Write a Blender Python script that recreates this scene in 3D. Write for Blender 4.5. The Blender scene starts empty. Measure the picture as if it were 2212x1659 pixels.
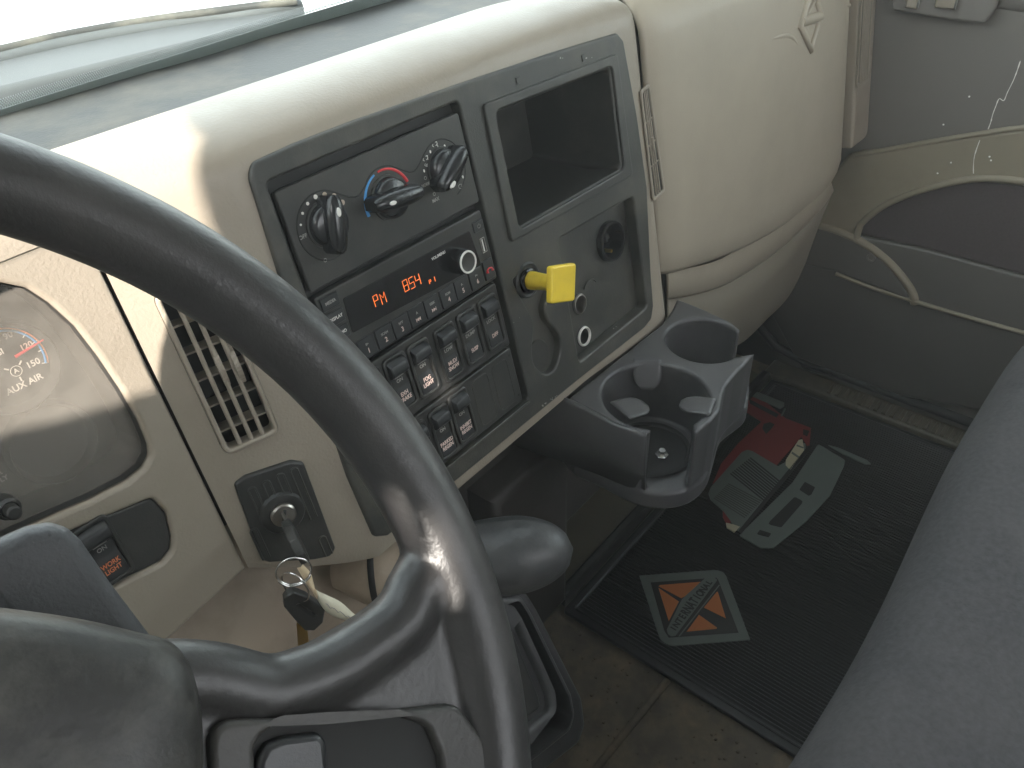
import bpy, bmesh, math, random
from mathutils import Vector, Matrix, noise
random.seed(7)
R = math.radians
sc = bpy.context.scene
col = sc.collection

# ------------------------------------------------------------------ camera
# camera axes, solved from the vanishing points of the dash and the floor mat
AX = Vector((0.6288027, -0.48993225, 0.60379926))   # world X seen from the camera (right, down, forward)
AY = Vector((-0.77700999, -0.36658512, 0.51173317))  # world Y
AZ = Vector((-0.02937076, -0.79093726, -0.61119196))  # world Z
CAM = Vector((0.0, 0.0, 1.10))
FOC, CX, CY = 1787.0, 1106.0, 829.5                   # in units of a 2212 px wide picture
cd = bpy.data.cameras.new('camera')
cam = bpy.data.objects.new('camera', cd)
col.objects.link(cam)
cd.sensor_width = 36.0
cd.lens = 36.0 * FOC / 2212.0
cd.clip_start = 0.02
cd.clip_end = 500.0
rot = Matrix(((AX.x, -AX.y, -AX.z), (AY.x, -AY.y, -AY.z), (AZ.x, -AZ.y, -AZ.z)))
cam.matrix_world = Matrix.Translation(CAM) @ rot.to_4x4()
sc.camera = cam

# ------------------------------------------------------------------ light
SUN_DIR = Vector((-0.80, -0.35, 0.56)).normalized()   # from the scene towards the sun
w = bpy.data.worlds.new('World')
sc.world = w
w.use_nodes = True
nt = w.node_tree
bg = nt.nodes['Background']
sky = nt.nodes.new('ShaderNodeTexSky')
sky.sky_type = 'NISHITA'
sky.sun_disc = False
sky.sun_elevation = math.asin(SUN_DIR.z)
sky.sun_rotation = math.atan2(SUN_DIR.x, SUN_DIR.y)
sky.air_density = 1.3
sky.dust_density = 2.0
sky.ozone_density = 1.0
hs = nt.nodes.new('ShaderNodeHueSaturation')
hs.inputs['Saturation'].default_value = 0.16
nt.links.new(sky.outputs[0], hs.inputs['Color'])
nt.links.new(hs.outputs[0], bg.inputs[0])
bg.inputs[1].default_value = 0.15
sd = bpy.data.lights.new('sun', 'SUN')
sd.energy = 2.1
sd.angle = R(0.5)
sd.color = (1.0, 0.93, 0.84)
sun = bpy.data.objects.new('sun', sd)
col.objects.link(sun)
sun.rotation_euler = SUN_DIR.to_track_quat('Z', 'Y').to_euler()
sun.location = (-3, 0, 4)
vs = sc.view_settings
vs.view_transform = 'Standard'
vs.look = 'None'
vs.exposure = 3.1
vs.gamma = 1.0
sc.cycles.use_denoising = True
sc.cycles.max_bounces = 8
sc.cycles.transparent_max_bounces = 12
sc.cycles.sample_clamp_indirect = 6.0

# ------------------------------------------------------------------ picture geometry helpers
def ray(px, py):
    d = Vector((px - CX, py - CY, FOC))
    return Vector((AX.dot(d), AY.dot(d), AZ.dot(d))).normalized()

def at(p, X=None, Y=None, Z=None):
    r = ray(*p)
    if X is not None: t = (X - CAM.x) / r.x
    elif Y is not None: t = (Y - CAM.y) / r.y
    else: t = (Z - CAM.z) / r.z
    return CAM + r * t

def dist(p, d):
    return CAM + ray(*p) * d

class Fr:
    """A flat working frame: origin, right, up, outward normal."""
    def __init__(s, o, u, v):
        s.o = Vector(o); s.u = Vector(u).normalized(); s.v = Vector(v).normalized(); s.n = s.u.cross(s.v)
    def P(s, u, v, h=0.0): return s.o + s.u * u + s.v * v + s.n * h
    def px(s, p, h=0.0):
        r = ray(*p); o = s.o + s.n * h
        q = CAM + r * ((o - CAM).dot(s.n) / r.dot(s.n)) - o
        return (q.dot(s.u), q.dot(s.v))
    def mat(s, u=0, v=0, h=0, ang=0):
        m = Matrix(((s.u.x, s.v.x, s.n.x), (s.u.y, s.v.y, s.n.y), (s.u.z, s.v.z, s.n.z))).to_4x4()
        return Matrix.Translation(s.P(u, v, h)) @ m @ Matrix.Rotation(ang, 4, 'Z')
    def sub(s, u, v, h=0): return Fr(s.P(u, v, h), s.u, s.v)

def crop(ox, oy, k):
    return lambda x, y: ((ox + x / k) / 1.302, (oy + y / k) / 1.302)
c0 = crop(0, 0, 2.304); c2 = crop(650, 300, 2.592); c3 = crop(1300, 80, 1.803); c4 = crop(1740, 0, 1.9289)
c5 = crop(0, 640, 2.304); c6 = crop(0, 1300, 1.7015); c7 = crop(850, 740, 2.766); c8 = crop(1400, 820, 2.5925)
c9 = crop(1900, 980, 2.257); cA = crop(1200, 1400, 2.011); cB = crop(600, 1250, 2.765); cC = crop(1700, 1560, 4.424)

# ------------------------------------------------------------------ materials
def nodes(m):
    return m.node_tree.nodes, m.node_tree.links

def M(name, c, rough=0.5, var=0.10, vscale=6.0, bump=0.0, bscale=900.0, dirt=None, damt=0.0, dscale=9.0, metal=0.0, spec=0.5, emit=None, es=1.0, stretch=None, coat=0.0):
    m = bpy.data.materials.new(name)
    m.use_nodes = True
    N, L = nodes(m)
    b = N['Principled BSDF']
    b.inputs['Roughness'].default_value = rough
    b.inputs['Metallic'].default_value = metal
    b.inputs['Specular IOR Level'].default_value = spec
    b.inputs['Coat Weight'].default_value = coat
    tc = N.new('ShaderNodeTexCoord')
    src = tc.outputs['Object']
    if stretch:
        mp = N.new('ShaderNodeMapping'); mp.inputs['Scale'].default_value = stretch
        L.new(src, mp.inputs[0]); src = mp.outputs[0]
    n1 = N.new('ShaderNodeTexNoise'); n1.inputs['Scale'].default_value = vscale; n1.inputs['Detail'].default_value = 6
    L.new(src, n1.inputs['Vector'])
    mx = N.new('ShaderNodeMix'); mx.data_type = 'RGBA'
    mx.inputs[6].default_value = (*[x * (1 - var) for x in c], 1)
    mx.inputs[7].default_value = (*[min(1, x * (1 + var)) for x in c], 1)
    L.new(n1.outputs[0], mx.inputs[0])
    out = mx.outputs[2]
    if dirt:
        n2 = N.new('ShaderNodeTexNoise'); n2.inputs['Scale'].default_value = dscale; n2.inputs['Detail'].default_value = 9; n2.inputs['Roughness'].default_value = 0.65
        L.new(src, n2.inputs['Vector'])
        cr = N.new('ShaderNodeValToRGB')
        cr.color_ramp.elements[0].position = 0.45; cr.color_ramp.elements[0].color = (0, 0, 0, 1)
        cr.color_ramp.elements[1].position = 0.72; cr.color_ramp.elements[1].color = (damt, damt, damt, 1)
        L.new(n2.outputs[0], cr.inputs[0])
        m2 = N.new('ShaderNodeMix'); m2.data_type = 'RGBA'
        L.new(cr.outputs[0], m2.inputs[0]); L.new(out, m2.inputs[6]); m2.inputs[7].default_value = (*dirt, 1)
        out = m2.outputs[2]
        ma = N.new('ShaderNodeMath'); ma.operation = 'MULTIPLY_ADD'; ma.inputs[1].default_value = 0.25; ma.inputs[2].default_value = rough
        L.new(cr.outputs[0], ma.inputs[0]); L.new(ma.outputs[0], b.inputs['Roughness'])
    L.new(out, b.inputs['Base Color'])
    if bump:
        n3 = N.new('ShaderNodeTexNoise'); n3.inputs['Scale'].default_value = bscale; n3.inputs['Detail'].default_value = 3
        L.new(src, n3.inputs['Vector'])
        bp = N.new('ShaderNodeBump'); bp.inputs['Strength'].default_value = bump; bp.inputs['Distance'].default_value = 0.0006
        L.new(n3.outputs[0], bp.inputs['Height']); L.new(bp.outputs[0], b.inputs['Normal'])
    if emit:
        b.inputs['Emission Color'].default_value = (*emit, 1); b.inputs['Emission Strength'].default_value = es
    return m

def glass(name, tint=(1, 1, 1), dust=0.0, rough=0.03):
    m = bpy.data.materials.new(name); m.use_nodes = True
    N, L = nodes(m); N.remove(N['Principled BSDF'])
    o = N['Material Output']
    tr = N.new('ShaderNodeBsdfTransparent'); tr.inputs[0].default_value = (*tint, 1)
    gl = N.new('ShaderNodeBsdfGlossy'); gl.inputs['Roughness'].default_value = rough
    lw = N.new('ShaderNodeLayerWeight'); lw.inputs[0].default_value = 0.5
    pw = N.new('ShaderNodeMath'); pw.operation = 'POWER'; pw.inputs[1].default_value = 4.0
    L.new(lw.outputs['Facing'], pw.inputs[0])
    fm = N.new('ShaderNodeMath'); fm.operation = 'MULTIPLY_ADD'; fm.inputs[1].default_value = 0.7; fm.inputs[2].default_value = 0.03
    L.new(pw.outputs[0], fm.inputs[0])
    ms = N.new('ShaderNodeMixShader')
    L.new(fm.outputs[0], ms.inputs[0]); L.new(tr.outputs[0], ms.inputs[1]); L.new(gl.outputs[0], ms.inputs[2])
    last = ms
    if dust:
        df = N.new('ShaderNodeBsdfDiffuse'); df.inputs[0].default_value = (0.6, 0.56, 0.5, 1)
        tc = N.new('ShaderNodeTexCoord'); nz = N.new('ShaderNodeTexNoise'); nz.inputs['Scale'].default_value = 14; nz.inputs['Detail'].default_value = 10; nz.inputs['Roughness'].default_value = 0.7
        L.new(tc.outputs['Object'], nz.inputs['Vector'])
        mr = N.new('ShaderNodeMapRange'); mr.inputs[1].default_value = 0.3; mr.inputs[2].default_value = 0.75; mr.inputs[3].default_value = dust * 0.5; mr.inputs[4].default_value = dust * 1.5
        L.new(nz.outputs[0], mr.inputs[0])
        m3 = N.new('ShaderNodeMixShader')
        L.new(mr.outputs[0], m3.inputs[0]); L.new(ms.outputs[0], m3.inputs[1]); L.new(df.outputs[0], m3.inputs[2])
        last = m3
    L.new(last.outputs[0], o.inputs[0])
    return m

beige = M('beige_plastic', (0.285, 0.246, 0.197), 0.38, 0.06, 5, 0.55, 420, (0.20, 0.17, 0.13), 0.35, 11)
beige_smooth = M('beige_glovebox', (0.345, 0.300, 0.235), 0.42, 0.06, 4, 0.25, 500, (0.25, 0.22, 0.17), 0.3, 8)
tan = M('tan_plastic', (0.34, 0.27, 0.20), 0.55, 0.12, 8, 0.3, 300, (0.14, 0.11, 0.08), 0.5, 14)
bez = M('charcoal_bezel', (0.034, 0.034, 0.031), 0.42, 0.18, 9, 0.35, 700, (0.15, 0.135, 0.105), 0.45, 11)
bez2 = M('charcoal_module', (0.026, 0.026, 0.025), 0.38, 0.15, 9, 0.25, 800, (0.10, 0.09, 0.075), 0.25, 22)
blackp = M('gloss_black', (0.012, 0.012, 0.014), 0.16, 0.1, 20)
blackm = M('matte_black', (0.012, 0.012, 0.012), 0.7, 0.2, 20)
knobm = M('knob_black', (0.016, 0.017, 0.019), 0.22, 0.2, 30, 0.1, 900)
btn = M('button_black', (0.022, 0.023, 0.025), 0.35, 0.2, 30, 0.2, 900)
white = M('print_white', (0.72, 0.70, 0.66), 0.5, 0.05)
pinkw = M('print_pink', (0.72, 0.55, 0.50), 0.5, 0.05)
greyw = M('print_grey', (0.32, 0.31, 0.29), 0.5, 0.05)
tanp = M('print_tan', (0.45, 0.36, 0.28), 0.5, 0.05)
orange = M('lit_orange', (0.5, 0.1, 0.02), 0.5, 0.02, emit=(1.0, 0.20, 0.03), es=0.14)
orangep = M('print_orange', (0.70, 0.22, 0.10), 0.5, 0.05)
redp = M('print_red', (0.62, 0.04, 0.05), 0.45, 0.05)
bluep = M('print_blue', (0.06, 0.28, 0.62), 0.45, 0.05)
yellow = M('yellow_plastic', (0.80, 0.58, 0.045), 0.38, 0.05, 30, 0.15, 400, (0.35, 0.22, 0.03), 0.25, 40)
chrome = M('chrome', (0.75, 0.74, 0.72), 0.16, 0.05, 40, metal=1.0)
ringm = M('bright_ring', (0.95, 0.93, 0.88), 0.38, 0.05, 40, metal=0.6)
steel = M('steel', (0.42, 0.39, 0.36), 0.3, 0.15, 60, metal=1.0)
brass = M('brass', (0.6, 0.42, 0.15), 0.3, 0.1, 60, metal=1.0)
cupm = M('grey_cup_plastic', (0.058, 0.057, 0.060), 0.36, 0.08, 14, 0.3, 500, (0.17, 0.16, 0.14), 0.18, 18)
wheelm = M('wheel_leather', (0.027, 0.0255, 0.026), 0.38, 0.35, 30, 0.32, 420, (0.065, 0.060, 0.057), 0.40, 12, spec=0.6)
padm = M('airbag_pad', (0.027, 0.026, 0.025), 0.42, 0.15, 12, 0.5, 260, (0.10, 0.095, 0.082), 0.45, 70)
spokem = M('spoke_trim', (0.036, 0.034, 0.032), 0.45, 0.12, 12, 0.5, 400, (0.10, 0.09, 0.08), 0.3, 25)
shroudm = M('column_plastic', (0.060, 0.061, 0.066), 0.5, 0.12, 12, 0.6, 500)
greyd = M('door_grey', (0.122, 0.112, 0.100), 0.5, 0.08, 5, 0.35, 500, (0.13, 0.12, 0.10), 0.3, 12)
tand = M('door_tan', (0.205, 0.178, 0.130), 0.5, 0.1, 7, 0.3, 500, (0.14, 0.12, 0.09), 0.4, 14)
oliv = M('door_lower', (0.085, 0.080, 0.072), 0.5, 0.1, 7, 0.3, 500)
speakm = M('door_fabric', (0.050, 0.038, 0.039), 0.85, 0.25, 260, 0.8, 700)
floorm = M('dirty_floor', (0.12, 0.097, 0.074), 0.75, 0.5, 30, 0.9, 160, (0.24, 0.185, 0.12), 0.9, 18)
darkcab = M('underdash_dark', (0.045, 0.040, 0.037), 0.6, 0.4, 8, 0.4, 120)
matm = M('mat_rubber', (0.006, 0.006, 0.007), 0.30, 0.2, 40, 0.12, 500)
matgrey = M('mat_print_grey', (0.115, 0.135, 0.125), 0.45, 0.08, 30, 0.2, 600)
matred = M('mat_print_red', (0.20, 0.012, 0.012), 0.45, 0.08, 30, 0.2, 600)
matcream = M('mat_print_cream', (0.50, 0.45, 0.32), 0.45, 0.06, 30)
matorange = M('mat_print_orange', (0.55, 0.16, 0.035), 0.35, 0.08, 30)
seatm = M('seat_fabric', (0.052, 0.050, 0.053), 0.95, 0.55, 190, 1.0, 380, (0.10, 0.092, 0.092), 0.5, 5)
headl = M('headliner', (0.42, 0.41, 0.39), 0.9, 0.05)
trimg = M('cab_trim', (0.28, 0.27, 0.25), 0.7, 0.05)
defrm = M('defrost_cover', (0.032, 0.031, 0.029), 0.55, 0.2, 12, 0.5, 300, (0.26, 0.23, 0.18), 0.5, 10)
frit = M('frit_glare_grey', (0.30, 0.31, 0.31), 0.7)  # black ceramic paled to grey, windscreen glare put into its colour
paint = M('truck_paint', (0.80, 0.80, 0.80), 0.35, 0.03, 2)
cowlm = M('cowl_plastic', (0.065, 0.068, 0.070), 0.55, 0.1, 3)
conc = M('concrete', (0.42, 0.40, 0.37), 0.9, 0.1, 1.2)
papr = M('paper_tag', (0.70, 0.55, 0.36), 0.7, 0.08, 30)
paprw = M('paper_tag_face', (0.68, 0.64, 0.50), 0.7, 0.06, 30)
ink = M('pencil', (0.22, 0.22, 0.22), 0.7)
lensm = glass('cluster_lens', (0.92, 0.9, 0.88), 0.17, 0.05)
winm = glass('window_glass', (0.90, 0.95, 0.94), 0.02, 0.02)

# ------------------------------------------------------------------ mesh building
def poly_curve(loops, ext, bev, res=3):
    cu = bpy.data.curves.new('tmp', 'CURVE'); cu.dimensions = '2D'; cu.fill_mode = 'BOTH'
    cu.extrude = max(ext - bev, 1e-5); cu.bevel_depth = bev; cu.bevel_resolution = res; cu.offset = -bev
    for lp in loops:
        s = cu.splines.new('POLY'); s.points.add(len(lp) - 1)
        for i, p in enumerate(lp): s.points[i].co = (p[0], p[1], 0, 1)
        s.use_cyclic_u = True
    o = bpy.data.objects.new('tmp', cu)
    me = bpy.data.meshes.new_from_object(o)
    bpy.data.objects.remove(o); bpy.data.curves.remove(cu)
    return me

def rp(pts, r, seg=6):
    """round the corners of a polygon"""
    n = len(pts); out = []
    for i in range(n):
        a, b, c = Vector(pts[i - 1][:2]), Vector(pts[i][:2]), Vector(pts[(i + 1) % n][:2])
        rr = r[i] if isinstance(r, (list, tuple)) else r
        d1, d2 = (a - b), (c - b)
        l1, l2 = d1.length, d2.length
        if rr <= 0 or l1 < 1e-9 or l2 < 1e-9: out.append(tuple(b)); continue
        d1 /= l1; d2 /= l2
        ang = d1.angle(d2)
        if ang > 3.1: out.append(tuple(b)); continue
        t = min(rr / math.tan(ang / 2), l1 * 0.48, l2 * 0.48)
        p1, p2 = b + d1 * t, b + d2 * t
        for k in range(seg + 1):
            s = k / seg
            out.append(tuple(p1 * (1 - s) ** 2 + b * 2 * s * (1 - s) + p2 * s ** 2))
    return out

def rect(u0, v0, u1, v1, r=0.0, seg=6):
    p = [(u0, v0), (u1, v0), (u1, v1), (u0, v1)]
    return rp(p, r, seg) if r else p

def circ(u, v, r, n=40, ry=None):
    ry = ry or r
    return [(u + r * math.cos(2 * math.pi * k / n), v + ry * math.sin(2 * math.pi * k / n)) for k in range(n)]

def spl(pts, n=8, closed=False):
    P = [Vector(p) for p in pts]; out = []; N_ = len(P)
    rng = range(N_) if closed else range(N_ - 1)
    for i in rng:
        g = lambda k: P[k % N_] if closed else P[max(0, min(N_ - 1, k))]
        a, b, c, d = g(i - 1), g(i), g(i + 1), g(i + 2)
        for k in range(n):
            t = k / n
            out.append(0.5 * ((2 * b) + (c - a) * t + (2 * a - 5 * b + 4 * c - d) * t * t + (3 * b - a - 3 * c + d) * t ** 3))
    if not closed: out.append(P[-1].copy())
    return out

class MB:
    def __init__(s): s.bm = bmesh.new(); s.mats = []
    def mi(s, m):
        if m not in s.mats: s.mats.append(m)
        return s.mats.index(m)
    def add(s, me, mx, m):
        me.transform(mx)
        i = s.mi(m)
        for p in me.polygons: p.material_index = i
        s.bm.from_mesh(me); bpy.data.meshes.remove(me); return s
    def plate(s, fr, loops, h0, h1, m, bev=0.0006, res=2):
        if not isinstance(loops[0][0], (tuple, list, Vector)): loops = [loops]
        bev = min(bev, (h1 - h0) / 2 * 0.98)
        return s.add(poly_curve(loops, (h1 - h0) / 2, bev, res), fr.mat(0, 0, (h0 + h1) / 2), m)
    def text(s, fr, u, v, h, t, size, m, ang=0.0, ext=0.00012, sx=1.0, align='CENTER', bold=0.022):
        cu = bpy.data.curves.new('tmp', 'FONT'); cu.body = t; cu.size = size / 0.72; cu.align_x = align; cu.align_y = 'CENTER'; cu.extrude = ext; cu.resolution_u = 3; cu.offset = bold * size
        o = bpy.data.objects.new('tmp', cu); me = bpy.data.meshes.new_from_object(o)
        bpy.data.objects.remove(o); bpy.data.curves.remove(cu)
        return s.add(me, fr.mat(u, v, h, ang) @ Matrix.Diagonal((sx, 1, 1, 1)), m)
    def tube(s, pts, r, m, cyc=False, res=4, radii=None):
        cu = bpy.data.curves.new('tmp', 'CURVE'); cu.dimensions = '3D'; cu.bevel_depth = r; cu.bevel_resolution = res; cu.use_fill_caps = True
        sp = cu.splines.new('POLY'); sp.points.add(len(pts) - 1)
        for i, p in enumerate(pts):
            sp.points[i].co = (*p, 1)
            if radii: sp.points[i].radius = radii[i]
        sp.use_cyclic_u = cyc
        o = bpy.data.objects.new('tmp', cu); me = bpy.data.meshes.new_from_object(o)
        bpy.data.objects.remove(o); bpy.data.curves.remove(cu)
        return s.add(me, Matrix.Identity(4), m)
    def stroke(s, fr, pts, w_, h, m, cyc=False):
        return s.tube([fr.P(p[0], p[1], h) for p in pts], w_ / 2, m, cyc, 1)
    def lathe(s, fr, u, v, prof, m, n=40, sx=1.0):
        i = s.mi(m); rings = []
        for r, h in prof:
            if r < 1e-6: rings.append([s.bm.verts.new(fr.P(u, v, h))])
            else: rings.append([s.bm.verts.new(fr.P(u + r * sx * math.cos(2 * math.pi * k / n), v + r * math.sin(2 * math.pi * k / n), h)) for k in range(n)])
        for a, b in zip(rings, rings[1:]):
            for k in range(n):
                k2 = (k + 1) % n
                if len(a) == 1 and len(b) == 1: continue
                vs_ = [a[0], b[k2], b[k]] if len(a) == 1 else [a[k], a[k2], b[0]] if len(b) == 1 else [a[k], a[k2], b[k2], b[k]]
                try: s.bm.faces.new(vs_).material_index = i
                except ValueError: pass
        return s
    def grid(s, rows, m, skip=None):
        i = s.mi(m)
        V_ = [[s.bm.verts.new(p) for p in r] for r in rows]
        for a in range(len(V_) - 1):
            for b in range(len(V_[a]) - 1):
                q = [V_[a][b], V_[a][b + 1], V_[a + 1][b + 1], V_[a + 1][b]]
                if skip and skip(a, b): continue
                s.bm.faces.new(q).material_index = i
        return s
    def box(s, fr, u0, u1, v0, v1, h0, h1, m, bev=0.001):
        return s.plate(fr, [rect(u0, v0, u1, v1)], h0, h1, m, bev)
    def build(s, name, parent=None, ang=35, smooth=True, solid=None, remesh=None, recalc=False):
        if recalc: bmesh.ops.recalc_face_normals(s.bm, faces=s.bm.faces)
        me = bpy.data.meshes.new(name); s.bm.to_mesh(me); s.bm.free()
        for m in s.mats: me.materials.append(m)
        if smooth:
            for p in me.polygons: p.use_smooth = True
            me.set_sharp_from_angle(angle=R(ang))
        o = bpy.data.objects.new(name, me); col.objects.link(o)
        if parent:
            o.parent = parent; o.matrix_parent_inverse = parent.matrix_world.inverted()
        if solid:
            md = o.modifiers.new('solid', 'SOLIDIFY'); md.thickness = solid; md.offset = -1
        if remesh:
            md = o.modifiers.new('rm', 'REMESH'); md.mode = 'VOXEL'; md.voxel_size = remesh[0]; md.use_smooth_shade = True
            md = o.modifiers.new('sm', 'SMOOTH'); md.factor = 0.5; md.iterations = remesh[1]
        return o

def tag(o, label, cat, group=None, kind=None):
    if label: o['label'] = label
    if cat: o['category'] = cat
    if group: o['group'] = group
    if kind: o['kind'] = kind
    return o

def thing(name, loc, label, cat, group=None):
    o = bpy.data.objects.new(name, None); col.objects.link(o); o.location = loc
    o.empty_display_size = 0.02
    o.matrix_world = Matrix.Translation(Vector(loc))
    return tag(o, label, cat, group)

def structure(o): o['kind'] = 'structure'; return o
WF = Fr((0, 0, 0), (1, 0, 0), (0, 1, 0))              # world floor frame, n = up

# ------------------------------------------------------------------ frames of the dash
PO = Vector((0.2963, 0.4722, 0.8818))
_n = Vector((0, 0.9716, -0.2364)); _r = ray(545, 360); PO = CAM + _r * (0.51 / _r.dot(_n))
PF = Fr(PO, (1, 0, 0), (0, 0.2364, 0.9716))           # face of the centre panel
SH = -0.004                                           # the beige shell lies 4 mm behind the charcoal bezel
TH = R(20)
LF = Fr(PF.P(-0.012, 0, SH), Vector((1, 0, 0)) * math.cos(TH) + PF.n * math.sin(TH), PF.v)   # face left of the bezel
CREST_Y, CREST_Z = 0.56, 0.902

# ================================================================== SETTING
# floor, firewall, roof, walls
b = MB()
rows = []
for i in range(60):
    Y = -1.0 + 1.75 * i / 59
    rows.append([Vector((X, Y, 0.004 * noise.noise(Vector((X * 9, Y * 9, 0))) - 0.002)) for X in [-0.8 + 2.28 * k / 75 for k in range(76)]])
b.grid(rows, floorm)
floor = structure(b.build('floor'))
b = MB()
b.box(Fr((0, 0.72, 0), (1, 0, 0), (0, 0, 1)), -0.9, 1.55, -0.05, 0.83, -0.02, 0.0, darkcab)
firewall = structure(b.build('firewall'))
b = MB()
b.box(WF, -0.80, 1.56, -1.05, 0.42, 1.74, 1.78, headl)
structure(b.build('roof'))
b = MB()
b.plate(Fr((0, -1.02, 0), (1, 0, 0), (0, 0, 1)), [rect(-0.80, 0, 1.56, 1.78), rect(-0.20, 1.05, 0.85, 1.45, 0.08)], -0.03, 0.0, trimg, 0.0)  # rear opening is unseen, added to let in fill light from behind
structure(b.build('wall_rear'))
# unseen driver side wall, its holes shaped only to throw the sun patches
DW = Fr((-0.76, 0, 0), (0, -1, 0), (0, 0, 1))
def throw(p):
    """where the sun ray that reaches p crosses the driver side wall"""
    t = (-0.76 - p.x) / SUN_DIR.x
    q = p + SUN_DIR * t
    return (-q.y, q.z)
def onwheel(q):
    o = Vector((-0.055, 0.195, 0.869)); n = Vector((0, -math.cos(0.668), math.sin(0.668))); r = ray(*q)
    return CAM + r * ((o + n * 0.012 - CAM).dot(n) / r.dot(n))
SUN_HOLES = [
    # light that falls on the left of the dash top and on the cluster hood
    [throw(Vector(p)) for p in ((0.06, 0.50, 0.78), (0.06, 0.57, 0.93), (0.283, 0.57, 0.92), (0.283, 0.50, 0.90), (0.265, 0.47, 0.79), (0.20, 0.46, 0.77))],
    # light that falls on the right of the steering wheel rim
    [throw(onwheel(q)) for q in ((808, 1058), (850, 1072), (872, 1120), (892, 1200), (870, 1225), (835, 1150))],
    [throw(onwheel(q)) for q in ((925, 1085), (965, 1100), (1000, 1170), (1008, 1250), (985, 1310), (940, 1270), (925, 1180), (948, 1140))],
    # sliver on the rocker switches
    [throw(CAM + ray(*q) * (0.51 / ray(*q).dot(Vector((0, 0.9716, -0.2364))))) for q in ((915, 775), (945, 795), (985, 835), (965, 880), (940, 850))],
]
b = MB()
b.plate(DW, [[(-0.80, 0), (1.05, 0), (1.05, 1.78), (-0.45, 1.78), (-0.80, 0.9)]] + SUN_HOLES, 0.0, 0.0015, trimg, 0.0)
structure(b.build('sun_hole_wall', smooth=False))

# outside: ground, hood, cowl, wiper, windshield
b = MB()
b.grid([[Vector((x, y, -1.3)) for x in (-10, -5, 0, 5, 10)] for y in (-10, -5, 0, 5, 10)], conc)
structure(b.build('ground'))

hood = thing('truck_hood', (0.2, 1.35, 0.75), 'white truck hood beyond the windscreen, bleached by the glare', 'hood')
b = MB()
rows = []
for j in range(14):
    Y = 1.30 + 1.6 * j / 13
    rows.append([Vector((-1.1 + 3.5 * k / 20, Y, 0.735 - 0.10 * (j / 13))) for k in range(21)])
b.grid(rows, paint); b.build('hood_panel', hood, solid=0.004)

cowl = thing('wiper_cowl', (0.2, 1.0, 0.75), 'pale grey cowl strip outside the foot of the windscreen', 'cowl')
b = MB()
n0_, n1_ = at((0, 190), Z=0.80), at((650, 33), Z=0.80)
f0_, f1_ = at((0, 102), Z=0.80), at((656, -4), Z=0.80)
nl = n0_ + (n0_ - n1_) * 2.5; fl_ = f0_ + (f0_ - f1_) * 2.5
CF_ = Fr((0, 0, 0.80), (1, 0, 0), (0, 1, 0))
b.plate(CF_, [rp([(nl.x, nl.y), (n1_.x, n1_.y), (f1_.x, f1_.y), (fl_.x, fl_.y)], 0.02)], -0.04, 0.0, cowlm, 0.008)
b.plate(CF_, [[(-1.1, 0.84), (2.4, 0.72), (2.4, 1.40), (-1.1, 1.40)]], -0.10, -0.06, paint, 0.004)
b.build('cowl_panel', cowl)
b = MB()
b.tube(spl([at(p, Z=0.80) for p in [(-200, 175), (0, 128), (200, 84), (420, 46), (560, 28), (650, 12)]], 6), 0.010, cowlm)
b.tube(spl([at(p, Z=0.81) for p in [(-200, 155), (0, 108), (150, 74), (350, 40), (640, 2)]], 6), 0.006, defrm)
tag(b.build('windscreen_wiper'), 'pale grey wiper blade lying along the foot of the windscreen, outside the glass', 'wiper')

ws = thing('windscreen', (0.35, 0.79, 0.87), 'sloping windscreen glass behind the dash with a dotted black border', 'windscreen')
GF = Fr((0.35, 0.80, 0.875), (1, 0, 0), (0, -0.40, 0.917))
LW = 0.0022
def gl(p):
    return GF.px(p)
b = MB()
b.plate(GF, [rect(-1.10, -0.02, 1.14, 0.97)], 0.0, 0.004, winm, 0.0)
b.build('pane', ws, smooth=False)
b = MB()
b.plate(GF, [[(-1.09, -0.045), (1.13, -0.045), (1.13, 0.006), (0.24, -0.0085), (-0.07, -0.0165), (-1.09, -0.040)]], -0.002, -0.001, frit, 0.0)
for i in range(230):
    u = -0.12 + i * LW
    v0 = -0.0160 + (u + 0.07) * 0.0258
    for j in range(5):
        b.plate(GF, [circ(u + LW / 2 * (j % 2), v0 + 0.0008 + j * 0.0020, 0.00100 - 0.00009 * j, 6)], -0.002, -0.0015, frit, 0.0)
b.build('frit_border', ws, smooth=False)
for sx in (-1, 1):
    b = MB()
    b.box(Fr((0.35 + sx * 1.12, 0.80, 0.875), (1, 0, 0), GF.v), -0.06, 0.06, -0.02, 0.97, -0.03, 0.03, trimg, 0.01)
    b.build('pillar_trim', ws)

# defroster cover between the dash crest and the glass
b = MB()
rows = []
for Y, z in ((0.555, 0.85), (0.575, 0.868), (0.62, 0.864), (0.70, 0.860), (0.78, 0.856), (0.83, 0.854)):
    rows.append([Vector((-0.75 + 2.2 * k / 60, Y, z + 0.0015 * noise.noise(Vector((k * 0.4, Y * 30, 1))))) for k in range(61)])
b.grid(rows, defrm)

# ================================================================== DASHBOARD
dash = thing('dashboard', (0.5, 0.52, 0.55), 'beige truck dashboard with charcoal centre panel, vents and glove box', 'dashboard')
b.build('defroster_cover', dash, solid=0.004)

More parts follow.
